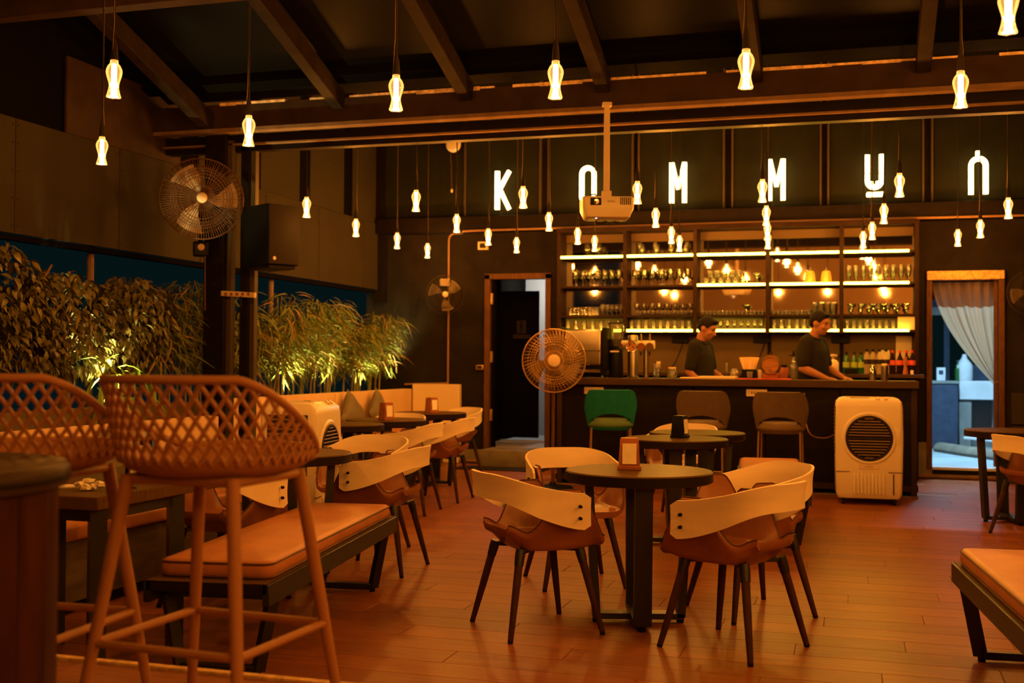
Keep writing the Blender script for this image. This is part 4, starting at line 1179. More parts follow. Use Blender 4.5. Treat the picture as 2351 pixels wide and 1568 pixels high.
B().lathe([(0, .004), (.018, .006), (.022, .002), (.024, -.004)], 18, (-.09, -.159, -.042), (0, -1, 0)).done('lens', 'chrome', pj)
for k in range(6): B().mm(.088+k*.014, .095+k*.014, -.153, -.147, -.064, -.008, .001).done('vent_slot', 'black', pb)
B().box((-.085, -.08, -.157), (.012, .008, .003)).done('status_led', 'bluedot', pj)
tx = bpy.data.curves.new('lettering', 'FONT'); tx.body = 'EPSON'; tx.size = .018; tx.extrude = .0005; tx.align_x = 'CENTER'
to = bpy.data.objects.new('lettering_tmp', tx); col.objects.link(to)
dg = bpy.context.evaluated_depsgraph_get(); me = bpy.data.meshes.new_from_object(to.evaluated_get(dg)); bpy.data.objects.remove(to)
me.materials.clear(); me.materials.append(M['slat']); lo = bpy.data.objects.new('lettering', me); col.objects.link(lo); lo.parent = pj; lo.location = (.02, -.1515, -.045); lo.rotation_euler = (pi/2, 0, 0)
b = B(); b.tube(catmull([(-.15, 0, .0), (-.10, .0, .035), (-.04, .02, .01), (.0, .02, .05), (.06, .02, .012), (.12, .04, .03), (.16, .03, .0)], 5), .005, 5)
b.tube(catmull([(-.08, .10, -.15), (-.04, .10, -.178), (.02, .10, -.15)], 5), .005, 5); b.tube(catmull([(.06, .1, -.15), (.09, .1, -.168), (.10, .1, -.15)], 5), .005, 5)
b.done('cables', 'cord', pj)

# ================================================================ BAR
bar = thing('bar_counter', 'long dark bar counter with panelled front in front of the lit shelves', 'bar', (0, 0, 0))
x0 = -2.93
for k in range(5):
    x1 = x0 + .70
    B().mm(x0+.003, x1-.003, 11.42, 11.45, .10, 1.035, .003).done('front_panel', 'frame', bar)
    x0 = x1
B().mm(-2.93, .56, 11.45, 11.92, .02, 1.03).done('carcass', 'doorblack', bar)
B().mm(.515, .57, 11.40, 11.95, .0, 1.04, .003).done('end_post', 'beam', bar)
B().mm(-2.93, -2.88, 11.40, 11.95, .0, 1.04, .003).done('end_post', 'beam', bar)
B().mm(-2.95, .58, 11.415, 11.44, .06, .12, .003).done('skirting', 'beam', bar)
B().mm(-2.95, .58, 11.39, 11.44, .0, .022, .003).done('floor_strip', 'flange', bar)
B().mm(-2.96, .585, 11.355, 11.97, 1.035, 1.105, .005).done('countertop', 'countertop', bar)
ZC = 1.1055
for x, lb in ((at(1363, 890, 11.4).x, 'cream double socket on the bar front above the green chair'), (at(1737, 890, 11.4).x, 'cream double socket on the bar front between the taupe chairs')):
    t = thing('socket', lb, 'socket', (x, 11.419, .975))
    B().mm(-.10, .10, -.018, 0, -.035, .035, .004).done('plate', 'offwhite', t)
    for k in (-.045, -.02, .03, .055): B().mm(k-.004, k+.004, -.0195, -.018, -.01, .012).done('pin_hole', 'black', t)

# ---- shelf unit
XB = [-3.37, -2.573, -1.754, -.938, -.137, .654]
ZS = [1.63, 1.804, 2.152, 2.50]
un = thing('back_bar_unit', 'tall mirror-backed shelf unit with glowing strips behind the bar', 'shelf unit', (0, 0, 0))
for i, x in enumerate(XB):
    B().mm(x-.022, x+.022, 13.16, 13.48, 1.05 if i in (0, 5) else 1.60, 2.84, .003).done('upright', 'shelfwood', un)
B().mm(-3.40, .68, 13.14, 13.48, 2.80, 2.85, .003).done('top_board', 'shelfwood', un)
for i in range(5):
    a, c = XB[i]+.022, XB[i+1]-.022
    B().mm(a, c, 13.462, 13.468, 1.818, 2.80).done('mirror', 'mirror', un)
    B().mm(a, c, 13.455, 13.468, 1.644, 1.79).done('lit_back_panel', 'offwhite', un)
    B().mm(a, c, 13.43, 13.46, 2.70, 2.80, .003).done('valance', 'barback', un)
    for k, z in enumerate(ZS):
        sh = B().mm(a, c, 13.17, 13.46, z-.012, z+.012, .002).done('shelf', 'shelfwood', un)
        lit = k in (0, 3) or (k == 2 and i >= 2)
        if lit:
            e = .06 if i == 4 else .004
            B().mm(a+.003, c-e, 13.150, 13.168, z-.009, z+.020, .004).done('led_strip', 'led', sh)
    B().mm(a, c, 13.47, 13.498, 1.12, 1.63).done('splash_panel', 'barback', un)
bc = thing('back_counter', 'dark wooden back counter under the shelf unit', 'counter', (0, 0, 0))
B().mm(-3.38, .72, 12.92, 13.46, 1.115, 1.155, .004).done('top', 'countertop', bc)
B().mm(-3.36, .66, 12.98, 13.46, .02, 1.115).done('carcass', 'doorblack', bc)
ZK = 1.1555
for px, lb in ((1563, 'black socket block on the splash panel left of the first bartender'), (1750, 'black socket block on the splash panel between the bartenders'), (1930, 'black socket block on the splash panel above the green bottles')):
    q = at(px, 780, 13.46); t = thing('socket_block', lb, 'socket', (q.x, 13.469, q.z))
    B().mm(-.10, .10, -.035, 0, -.038, .038, .004).done('block', 'black', t)
    B().tube(catmull([(.03, -.03, -.03), (.0, -.06, -.14), (-.05, -.08, -.26), (-.09, -.10, -.33)], 5), .007, 6).done('lead', 'black', t)
q = at(2068, 800, 13.46)
t = thing('switch_panel', 'tall pale switch panel on the wall at the right end of the back counter', 'switch panel', (at(2075, 800, 13.46).x, 13.469, 1.38))
B().mm(-.085, .085, -.02, 0, -.21, .20, .004).done('plate', 'offwhite', t)
for k in range(3): B().mm(-.05+k*.032, -.028+k*.032, -.026, -.02, .03, .06, .002).done('rocker', 'creamwall', t)
t = thing('wall_card', 'pale paper card on the wall behind the clear bottles', 'card', (at(2030, 810, 13.46).x, 13.468, at(2030, 806, 13.46).z-.05))
B().mm(-.06, .06, -.004, 0, -.06, .06).done('card', 'label_cream', t)
t = thing('shelf_box', 'cream carton on the lowest lit shelf at its right end', 'box', (at(2084, 748, 13.26).x, 13.30, ZS[0]+.0125))
B().mm(-.105, .075, -.10, .09, 0, .145, .003).done('carton', 'creamwall', t)

# ---- glasses on the shelves
BAYN = ['in the leftmost shelf bay', 'in the second shelf bay', 'in the middle shelf bay', 'in the fourth shelf bay', 'in the rightmost shelf bay']
SHN = ['on the lowest lit shelf', 'on the shelf above the lowest lit one', 'on the third shelf up', 'on the top shelf']
def row_of(bay, sh, kind, name, what, n, y=13.30, lo=.04, hi=.96, sc=1., m='glass', flip=False, dz=0., extra='', jit=.004):
    a, c = XB[bay]+.03, XB[bay+1]-.03
    lb = '%s %s %s%s' % (what, SHN[sh], BAYN[bay], extra)
    r0 = max(p[0] for p in PROF[kind])*sc
    for i in range(n):
        x = a + (c-a)*(lo + (hi-lo)*(i+.5)/n) + rnd.uniform(-jit, jit)
        glassware(kind, name, (x, y + rnd.uniform(-.006, .006), ZS[sh]+.0125+dz), lb, what + ' ' + SHN[sh] + ' ' + BAYN[bay], 'glass', sc, m, flip)
row_of(0, 3, 'snifter', 'glass_jug', 'rounded glass jug', 2, lo=.30, hi=.66, sc=1.15)
row_of(1, 3, 'wine', 'wine_glass', 'tall wine glass', 4, 13.36, lo=.02, hi=1, sc=.82, m='glasslit')
row_of(1, 3, 'snifter', 'balloon_glass', 'short balloon glass', 4, 13.24, lo=.10, hi=1, sc=.80, m='glasslit')
row_of(0, 2, 'wine', 'wine_glass', 'stemmed wine glass', 7, lo=.14, hi=.98, sc=.95)
row_of(0, 2, 'wine', 'wine_glass', 'stemmed wine glass', 5, 13.40, lo=.10, hi=.9, sc=.95)
row_of(1, 2, 'wine', 'wine_glass', 'stemmed wine glass', 7, lo=.02, hi=.98, sc=.95)
row_of(1, 2, 'wine', 'wine_glass', 'stemmed wine glass', 5, 13.40, lo=.05, hi=.6, sc=.95)
row_of(2, 2, 'rocks', 'rocks_glass', 'round tumbler in the lower tier', 6, 13.27, lo=.06, hi=.72, sc=.90, m='glasslit')
row_of(2, 2, 'rocks', 'rocks_glass', 'round tumbler in the upper tier', 5, 13.27, lo=.12, hi=.66, sc=.90, m='glasslit', dz=.084)
row_of(2, 2, 'margarita', 'cocktail_glass', 'single cocktail glass', 1, 13.27, lo=.80, hi=.94, sc=.9, m='glasslit')
row_of(4, 2, 'flute', 'flute_glass', 'tall flute glass', 9, 13.24, lo=.0, hi=.98, m='glasslit', sc=.93)
row_of(4, 2, 'flute', 'flute_glass', 'tall flute glass', 9, 13.33, lo=.02, hi=1., m='glasslit', sc=.93)
row_of(0, 1, 'tumbler', 'tumbler', 'clear straight tumbler', 8, 13.25, lo=.10, hi=.60, sc=.85, flip=True)
row_of(0, 1, 'snifter', 'balloon_glass', 'clear balloon glass', 5, 13.27, lo=.62, hi=1., sc=.95)
row_of(1, 1, 'wine', 'wine_glass', 'clear wine glass', 8, 13.34, lo=.04, hi=1, sc=.72)
row_of(1, 1, 'shot', 'shot_glass', 'small shot glass', 14, 13.23, lo=.10, hi=1, sc=.95)
row_of(2, 1, 'shot', 'shot_glass', 'small shot glass', 16, 13.23, lo=.03, hi=1, sc=.85)
row_of(2, 1, 'margarita', 'cocktail_glass', 'dark-stemmed cocktail glass', 1, 13.34, lo=.64, hi=.78, sc=.85)
row_of(3, 1, 'shot', 'shot_glass', 'small shot glass', 10, 13.23, lo=.02, hi=.60, sc=.85)
row_of(3, 1, 'tumbler', 'tumbler', 'tall highball tumbler', 4, 13.26, lo=.60, hi=.98, sc=1.15)
row_of(4, 1, 'margarita', 'cocktail_glass', 'wide cocktail glass', 6, 13.32, lo=.03, hi=.97, sc=.85)
row_of(4, 1, 'snifter', 'balloon_glass', 'clear balloon glass', 7, 13.23, lo=.03, hi=.97, sc=.72)
row_of(0, 0, 'tumbler', 'tumbler', 'upturned lit tumbler', 7, 13.25, lo=.02, hi=.98, m='glasslit', sc=.95, flip=True)
row_of(1, 0, 'tumbler', 'tumbler', 'upturned lit tumbler', 9, 13.25, lo=.0, hi=1, m='glasslit', sc=.95, flip=True)
row_of(2, 0, 'snifter', 'balloon_glass', 'lit balloon glass', 9, 13.25, lo=.08, hi=1, m='glasslit', sc=.85)
row_of(3, 0, 'tumbler', 'tumbler', 'upturned lit tumbler', 9, 13.25, lo=.0, hi=1, m='glasslit', sc=.98, flip=True)
row_of(4, 0, 'tumbler', 'tumbler', 'upturned lit tumbler', 8, 13.25, lo=.0, hi=.76, m='glasslit', sc=.92, flip=True)
for px, lb in ((1860, 'ornate amber glass decanter, left of the pair on the third shelf'), (1897, 'ornate amber glass decanter, right of the pair on the third shelf')):
    q = at(px, 640, 13.28); t = thing('decanter', lb, 'decanter', (q.x, 13.28, ZS[2]+.0125), 0, 'amber decanters')
    B().lathe([(0, 0), (.056, 0), (.058, .02), (.050, .09), (.044, .13), (.03, .145), (0, .147)], 10, wob=lambda i, a: .08*cos(4*a)).done('body', mat('decanter_amber', (.55, .36, .10), .15, spec=.8, bump=.8, bscale=40), t)
    B().ball((0, 0, .16), (.018, .018, .02), 8, 6).done('stopper', 'hopper', t)
    B().lathe([(.016, .004), (.024, .0)], 14, (0, -.052, .06), (0, -1, 0)).done('medallion', 'brass', t)

# ---- things on the bar
def lat(name, label, cat, loc, prof, m, n=16, group=None, parts=()):
    t = thing(name, label, cat, loc, 0, group)
    B().lathe(prof, n).done('body', m, t, sharp=45)
    for nm, pf, mm in parts: B().lathe(pf, n).done(nm, mm, t, sharp=45)
    return t
cm = thing('coffee_machine', 'steel espresso machine at the left end of the bar behind the fan', 'coffee machine', (-2.70, 11.72, ZC))
b = B(); b.mm(-.20, .20, -.16, .18, .12, .50, .03, 3).done('housing', 'steel', cm)
B().mm(-.21, .205, -.175, .19, .27, .285, .003).done('trim_line', 'chrome', cm)
B().mm(.20, .26, -.17, .19, .08, .52, .02, 2).done('side_cheek', 'black', cm)
B().mm(-.26, -.20, -.17, .19, .08, .52, .02, 2).done('side_cheek', 'black', cm)
B().mm(-.19, .19, -.19, .12, .05, .085, .006).done('drip_tray', 'chrome', cm)
B().mm(-.20, .20, -.13, .18, .02, .12).done('base', 'black', cm)
for x in (-.18, .18): B().frustum((x, 0, 0), (x, 0, .03), .02, .02, 10).done('foot', 'chrome', cm)
for x in (-.10, .06):
    g_ = B().frustum((x, -.20, .13), (x, -.20, .17), .032, .034, 14).done('group_head', 'chrome', cm)
    B().tube([(x, -.22, .15), (x, -.34, .13)], .012, 8).done('portafilter_handle', 'black', g_)
gr = lat('coffee_grinder', 'black coffee grinder with a clear hopper next to the espresso machine', 'grinder', (at(1414, 860, 11.72).x, 11.72, ZC),
         [(0, 0), (.075, 0), (.078, .01), (.072, .28), (.06, .31), (.045, .33), (0, .33)], 'black', 20,
         parts=(('hopper', [(.04, .33), (.055, .37), (.080, .42), (.082, .56)], 'hopper'), ('hopper_lid', [(0, .575), (.084, .572), (.086, .56), (0, .558)], 'black'), ('beans', [(0, .34), (.042, .34), (.056, .375), (.066, .40), (0, .41)], 'legwood')))
B().mm(-.045, .045, -.082, -.074, .265, .28).done('brand_strip', 'label_cream', gr)
bt = lat('beer_tower', 'brushed steel beer tower with a round badge on the bar', 'beer tap', (at(1453, 864, 11.70).x, 11.70, ZC),
         [(0, 0), (.058, 0), (.060, .012), (.050, .02), (.050, .42), (.046, .44), (0, .445)], 'steel', 24)
B().lathe([(0, .010), (.052, .010), (.058, .014), (.062, .0), (.062, -.014), (0, -.014)], 28, (0, -.066, .325), (0, -1, 0)).done('badge_ring', 'chrome', bt)
bd = B().lathe([(0, .0), (.051, .0)], 28, (0, -.0775, .325), (0, -1, 0)).done('badge_face', 'barrel', bt)
B().ball((-.020, -.079, .345), (.011, .003, .022), 8, 6, (0, .3, 0)).ball((.012, -.079, .322), (.012, .003, .008), 8, 6).ball((-.018, -.079, .300), (.008, .003, .006), 8, 6).done('badge_emblem', 'leatherdark', bd)
tr_ = thing('beer_tap_rail', 'pale horizontal tap rail with round badges behind the beer tower', 'beer tap', (at(1462, 790, 12.0).x, 11.88, ZC))
B().tube([(-.22, 0, .345), (.21, 0, .345)], .045, 18).done('rail', 'offwhite', tr_)
for x in (-.17, .12):
    B().tube([(x, 0, 0), (x, 0, .33)], .028, 12).done('leg', 'steel', tr_)
for x, mm in ((-.155, 'napwood'), (.075, 'napwood'), (.165, 'barback')):
    bg = B().lathe([(0, .012), (.040, .010), (.042, 0)], 22, (x, -.046, .325), (0, -1, 0)).done('badge', mm, tr_)
    B().frustum((x, -.05, .27), (x, -.05, .235), .010, .008, 8).done('spout', 'black', bg)
    B().tube([(x, -.02, .38), (x, -.03, .46)], [.010, .006], 8).done('lever', 'brass', bg)
glassware('tumbler', 'highball_glass', (at(1507, 864, 11.66).x, 11.66, ZC), 'tall glass with a table card on the bar right of the beer tower', None, sc=1.2)
t = thing('table_card', 'small cream card with a red top edge standing in a bar glass', 'card', (at(1511, 840, 11.66).x, 11.69, ZC))
B().box((0, 0, .135), (.040, .002, .075), (.05, 0, .1)).done('card', 'label_cream', t); B().box((0, -.001, .166), (.040, .003, .010), (.05, 0, .1)).done('red_edge', 'red', t)
jar = lat('glass_jar', 'squat glass jar with a yellow lid on the bar left of the first bartender', 'jar', (at(1543, 864, 11.66).x, 11.66, ZC), [(0, .003), (.05, .003), (.054, .02), (.047, .075), (.036, .09), (.036, .10)], 'glasslit', 16, parts=(('lid', [(0, .113), (.038, .113), (.040, .10), (0, .098)], 'straw'),))
for k, (px0, px1, h, lb) in enumerate(((1562, 1605, .012, 'thin pale tray lying on the bar before the first bartender'), (1603, 1690, .026, 'thicker pale cutting board lying on the bar'))):
    xa, xb = at(px0, 864, 11.60).x, at(px1, 864, 11.60).x
    tag(B().mm(xa+.004*k+.003, xb, 11.52, 11.78, ZC, ZC+h, .004).done('tray' if k == 0 else 'cutting_board', 'creamwall'), lb, 'board')
xk = at(1668, 855, 11.86).x
glassware('flute', 'flute_glass', (xk, 11.88, ZC), 'slim lit flute glass on the bar behind the cutting board', None, sc=.75, m='glasslit')
lat('sugar_jar', 'rounded glass jar with pale lid beside the slim flute', 'jar', (at(1686, 855, 11.86).x, 11.88, ZC), [(0, .003), (.046, .003), (.05, .03), (.046, .075), (.034, .09), (.034, .105)], 'glasslit', 16, parts=(('contents', [(0, .006), (.043, .006), (.044, .06), (0, .065)], 'straw'),))
xa, xb = at(1694, 866, 11.55).x, at(1816, 866, 11.55).x
tag(B().mm(xa, xb, 11.47, 11.72, ZC, ZC+.010, .003).done('bar_mat', 'pink'), 'pink rubber bar mat under the small barrel', 'bar mat')
ZM = ZC + .0105
nd = thing('straw_caddy', 'black bar caddy filled with pale wooden stirrers', 'caddy', (at(1720, 860, 11.62).x, 11.63, ZM))
B().mm(-.072, .072, -.05, .05, 0, .088, .004).done('box', 'black', nd)
for k in range(18):
    u = -1+2*k/17; B().box((u*.072, rnd.uniform(-.025, .025), .145), (.012, .006, .13), (0, u*.32, 0), .001).done('stirrer', 'straw', nd)
lat('paper_cup', 'small white paper cup beside the stirrer caddy', 'cup', (at(1745, 860, 11.62).x, 11.66, ZM), [(0, 0), (.026, 0), (.034, .085), (.030, .085), (.024, .006), (0, .006)], 'paper')
glassware('rocks', 'rocks_glass', (at(1722, 866, 11.55).x, 11.53, ZM), 'low rocks glass in front of the stirrer caddy', None, sc=.75, m='glasslit')
br = thing('mini_barrel', 'small oak tapping barrel on a wooden cradle on the pink mat', 'barrel', (at(1770, 862, 11.60).x, 11.60, ZM))
for k in range(14):
    a0, a1 = 2*pi*k/14, 2*pi*(k+1)/14-.02; b = B(); rows = []
    for i in range(7):
        q = -1+2*i/6; r = .098 - .016*q*q
        rows.append([(r*cos(a0+(a1-a0)*j/2), q*.10, .135 + r*sin(a0+(a1-a0)*j/2)) for j in range(3)])
    b.grid(rows).thick(.008).done('stave', 'barrel', br)
for y, r in ((-.085, .0875), (-.045, .096), (.045, .096), (.085, .0875)):
    B().lathe([(r, -.007), (r+.0035, -.005), (r+.0035, .005), (r, .007)], 28, (0, y, .135), (0, 1, 0)).done('hoop', 'hoop', br)
hd = B().lathe([(0, 0), (.077, 0)], 28, (0, -.088, .135), (0, -1, 0)).done('head', 'barrel', br)
B().tube([(0, -.085, .085), (0, -.12, .085), (0, -.12, .068)], .007, 8).done('tap', 'napwood', hd)
B().frustum((0, 0, .23), (0, 0, .255), .016, .019, 10).done('bung', 'legwood', br)
for y in (-.06, .06): B().mm(-.075, .075, y-.012, y+.012, 0, .055, .003).done('cradle', 'napwood', br)
sb = lat('spirit_bottle', 'clear pouring bottle with a black spout left of the second bartender', 'bottle', (at(1822, 862, 11.8).x, 11.80, ZC), [(0, .002), (.038, .002), (.040, .01), (.040, .12), (.034, .15), (.016, .185), (.014, .225)], 'glasslit', 16,
     parts=(('pourer', [(0, .225), (.018, .225), (.016, .25), (.006, .29), (0, .29)], 'black'), ('liquid', [(0, .006), (.037, .006), (.037, .11), (0, .115)], 'hopper')))
B().tube([(0, 0, .25), (-.045, 0, .238)], .006, 6).done('trigger', 'black', sb)
jr = lat('syrup_jar', 'brown glass syrup jar behind the small barrel', 'jar', (at(1800, 855, 11.86).x, 11.87, ZC), [(0, .003), (.04, .003), (.042, .10), (.03, .12), (0, .12)], 'napwood', parts=(('cap', [(0, .145), (.03, .145), (.031, .12), (0, .12)], 'black'),))
sg = lat('sugar_canister', 'white canister with a raised lid beside the second bartender\'s hand', 'jar', (at(1913, 855, 13.0).x, 13.02, ZK), [(0, 0), (.055, 0), (.058, .02), (.058, .12), (.035, .15), (.012, .16), (.012, .185), (.04, .19), (.042, .21), (0, .215)], 'offwhite')
def bottle(px, kind, label, group, y=13.10):
    x = at(px, 855, y).x
    if kind == 'green':
        t = lat('soda_bottle', label, 'bottle', (x, y, ZK), [(0, .003), (.033, .003), (.036, .02), (.036, .12), (.033, .15), (.028, .18), (.013, .205), (.013, .215)], 'greenglass', 14, group, (('cap', [(0, .24), (.015, .238), (.016, .213), (0, .213)], 'black'), ('label_band', [(.0365, .07), (.0368, .075), (.0368, .125), (.0365, .13)], 'limelabel')))
    elif kind == 'clear':
        t = lat('water_bottle', label, 'bottle', (x, y, ZK), [(0, .003), (.034, .003), (.037, .02), (.036, .14), (.037, .17), (.028, .215), (.013, .24), (.013, .25)], 'clearpet', 14, group, (('cap', [(0, .272), (.016, .27), (.017, .248), (0, .248)], 'black'), ('label_band', [(.0372, .11), (.0376, .115), (.0376, .155), (.0372, .16)], 'greyplastic')))
    else:
        t = lat('cola_bottle', label, 'bottle', (x, y, ZK), [(0, .003), (.032, .003), (.036, .02), (.035, .10), (.036, .15), (.022, .19), (.012, .215), (.012, .235)], 'cola', 14, group, (('cap', [(0, .262), (.014, .26), (.015, .233), (0, .233)], 'red'), ('label_band', [(.0362, .10), (.0366, .105), (.0366, .148), (.0362, .152)], 'redlabel')))
    return t
for i, px in enumerate((1943, 1961, 1977)): bottle(px, 'green', 'green soda bottle, %s from the left of the three on the back counter' % ORD[i], 'green soda bottles')
for i, px in enumerate((1990, 2004, 2019, 2034)): bottle(px, 'clear', 'clear water bottle, %s from the left of the four on the back counter' % ORD[i], 'clear water bottles')
for i, px in enumerate((2049, 2066, 2081, 2094)): bottle(px, 'cola', 'dark cola bottle with red label, %s from the left on the back counter' % ORD[i], 'cola bottles', 13.12)
lat('pepper_mill', 'turned wooden pepper mill in front of the cola bottles', 'pepper mill', (at(2079, 858, 12.97).x, 12.98, ZK), [(0, 0), (.026, 0), (.028, .02), (.020, .06), (.016, .10), (.022, .13), (.018, .15), (.020, .17), (.012, .19), (0, .195)], 'copper')
lat('straw_tin', 'slim steel tin of pale straws standing on the bar at the right', 'tin', (at(2031, 866, 11.6).x, 11.62, ZC), [(0, 0), (.032, 0), (.033, .004), (.033, .145), (.030, .145), (.030, .02), (0, .02)], 'steel', parts=(('straws', [(0, .02), (.028, .02), (.029, .16), (.018, .165), (0, .16)], 'straw'),))
cs = lat('cocktail_shaker', 'small chrome shaker beside the straw tin', 'shaker', (at(2004, 862, 11.75).x, 11.80, ZC), [(0, 0), (.028, 0), (.032, .06), (.034, .085), (.026, .11), (.014, .125), (.014, .145), (0, .148)], 'chrome')
t = thing('salt_box', 'tiny cream box at the end of the back counter', 'box', (at(2094, 858, 12.97).x, 12.98, ZK)); B().mm(-.015, .015, -.015, .015, 0, .045, .002).done('box', 'label_cream', t)
t = thing('bottle_crate', 'low dark tray in front of the green soda bottles', 'tray', (at(1955, 860, 12.99).x, 13.0, ZK)); B().mm(-.07, .06, -.03, .02, 0, .06, .003).done('tray', 'black', t)

# ================================================================ PEOPLE
def remeshed(b, voxel, smooth=6):
    me = bpy.data.meshes.new('tmp'); bmesh.ops.recalc_face_normals(b.bm, faces=b.bm.faces[:]); b.bm.to_mesh(me); b.bm.free()
    o = bpy.data.objects.new('tmp', me); col.objects.link(o)
    md = o.modifiers.new('r', 'REMESH'); md.mode = 'VOXEL'; md.voxel_size = voxel
    sm = o.modifiers.new('s', 'SMOOTH'); sm.iterations = smooth; sm.factor = .5
    dg = bpy.context.evaluated_depsgraph_get(); dg.update()
    m2 = bpy.data.meshes.new_from_object(o.evaluated_get(dg)); bpy.data.objects.remove(o)
    for p in m2.polygons: p.use_smooth = True
    return m2
def cap_(b, p, q, r0, r1, n=14):
    p, q = Vector(p), Vector(q); d = (q-p); L = d.length; d.normalize()
    b.tube([p, q], [r0, r1], n); b.ball(p, r0, 14, 10); b.ball(q, r1, 14, 10)
def loft(b, rings, n=28):
    rows = []
    for z, rx, ry, x in rings:
        row = []
        for i in range(n):
            a = 2*pi*i/n; ca, sa = cos(a), sin(a); e = .86
            row.append((x + rx*abs(ca)**e*(1 if ca > 0 else -1), ry*abs(sa)**e*(1 if sa > 0 else -1), z))
        rows.append(row)
    k0 = len(b.bm.verts); b.grid(rows, True); b.bm.verts.ensure_lookup_table()
    b.bm.faces.new(b.bm.verts[k0:k0+n][::-1]); b.bm.faces.new(b.bm.verts[-n:])
def put(me, name, m, parent):
    me.materials.clear(); me.materials.append(M[m]); o = bpy.data.objects.new(name, me); col.objects.link(o); o.parent = parent; return o
def hand(b, w, d, up, side):
    """palm from wrist w along d; up = back of the hand, side = thumb side"""
    d, up, side = Vector(d).normalized(), Vector(up).normalized(), Vector(side).normalized(); w = Vector(w)
    c = w + d*.05
    for k in (-1.2, -.4, .4, 1.2): cap_(b, w + side*k*.012, w + d*.085 + side*k*.018, .016, .0135, 8)
    for k, L in ((1.3, .068), (.45, .078), (-.4, .072), (-1.2, .055)):
        p0 = w + d*.088 + side*k*.0185; p1 = p0 + d*L*.5 - up*.008; p2 = p1 + d*L*.32 - up*.022; p3 = p2 + d*L*.12 - up*.022
        cap_(b, p0, p1, .0105, .0095, 8); cap_(b, p1, p2, .0095, .0088, 8); cap_(b, p2, p3, .0088, .0078, 8)
    t0 = w + d*.025 + side*.026; t1 = t0 + d*.035 + side*.026 - up*.01; t2 = t1 + d*.032 + side*.004 - up*.008
    cap_(b, t0, t1, .014, .0115, 8); cap_(b, t1, t2, .0115, .009, 8)
def person(label, loc, rz, hgt, tilt, rarm, larm, stout=1., hairlong=1.):
    """faces +X; rarm/larm = (elbow, wrist, hand direction)"""
    t = thing('person', label, 'person', loc, rz)
    k = hgt/1.73
    sh = {1: Vector((.01, .185, 1.425)), -1: Vector((.01, -.185, 1.425))}
    hc = Vector((.075, 0, 1.615))                       # head centre
    Rt = Matrix.Rotation(radians(tilt), 3, 'Y')
    def H(p): return hc + Rt @ Vector(p)
    b = B()
    # trunk
    loft(b, [(z, rx*stout, ry*stout, x) for z, rx, ry, x in ((.88, .10, .14, 0), (.96, .112, .158, 0), (1.05, .108, .148, .005), (1.15, .108, .150, .01), (1.25, .112, .165, .0), (1.34, .108, .172, -.005), (1.41, .085, .150, -.008), (1.455, .06, .09, -.008))])
    for s in (-1, 1): b.ball(sh[s]+Vector((-.005, -s*.03, -.005)), (.065, .07, .065), 14, 10)
    cap_(b, (-.005, 0, 1.42), H((-.02, 0, -.085)), .062, .054)
    # head
    b.ball(H((-.006, 0, .030)), (.098, .077, .092), 24, 16); b.ball(H((.022, 0, -.03)), (.075, .064, .085), 20, 14)
    b.ball(H((.055, 0, -.078)), (.035, .036, .030), 14, 10)
    b.ball(H((.052, 0, -.045)), (.042, .045, .035), 14, 10)
    cap_(b, H((.088, 0, .022)), H((.108, 0, -.022)), .011, .016, 10); b.ball(H((.097, .011, -.024)), .010, 8, 6); b.ball(H((.097, -.011, -.024)), .010, 8, 6)
    b.ball(H((.082, 0, .040)), (.016, .052, .012), 12, 8)
    b.ball(H((.088, 0, -.052)), (.010, .026, .008), 10, 8); b.ball(H((.085, 0, -.064)), (.011, .022, .008), 10, 8)
    for s in (-1, 1):
        b.ball(H((-.012, s*.077, .0)), (.022, .010, .034), 10, 8); b.ball(H((.060, s*.045, -.018)), (.028, .022, .024), 10, 8)
    # arms
    for s, arm in ((-1, rarm), (1, larm)):
        e, w, d = [Vector(a) for a in arm]
        cap_(b, sh[s], e, .050*stout, .040*stout); cap_(b, e, e.lerp(w, .35), .040*stout, .041*stout); cap_(b, e.lerp(w, .35), w, .040*stout, .027)
        dd = d.normalized(); upv = Vector((0, 0, 1)) - dd*dd.z; upv = upv.normalized() if upv.length > .1 else Vector((1, 0, 0))
        hand(b, w, dd, upv, upv.cross(dd) * (-s))
    # legs (down to the floor behind the counter)
    for s in (-1, 1):
        cap_(b, (0, s*.085, .93), (.02, s*.095, .50), .085, .056); cap_(b, (.02, s*.095, .50), (-.01, s*.10, .09), .056, .038)
        cap_(b, (-.03, s*.10, .045), (.13, s*.115, .035), .042, .032)
    bo = put(remeshed(b, .0085, 5), 'body', 'skin', t)
    # shirt
    b = B(); g = .012
    loft(b, [(z, rx*stout+g, ry*stout+g*.6, x) for z, rx, ry, x in ((.86, .128, .172, 0), (.93, .126, .170, 0), (1.05, .122, .160, .004), (1.16, .120, .160, .01), (1.25, .122, .172, .0), (1.34, .118, .182, -.005), (1.405, .098, .160, -.008), (1.45, .075, .10, -.008))])
    for s, arm in ((-1, rarm), (1, larm)):
        e = Vector(arm[0]); q = sh[s].lerp(e, .80)
        b.ball(sh[s]+Vector((-.005, -s*.03, 0)), (.080, .082, .078), 14, 10)
        cap_(b, sh[s], q, .066*stout, .060*stout)
    cap_(b, (-.01, 0, 1.41), (.0, 0, 1.465), .085, .070)
    so = put(remeshed(b, .010, 8), 'polo_shirt', 'shirt', t)
    b = B(); pts = []
    for i in range(20):
        a = 2*pi*i/20; pts.append((-.002+.066*cos(a)+.012, .062*sin(a), 1.482 - .028*cos(a)))
    b.tube(pts, .015, 8, closed=True, flat=1).done('collar', 'shirt', so)
    # trousers, shoes
    b = B()
    b.ball((0, 0, .94), (.135, .170, .09), 18, 12)
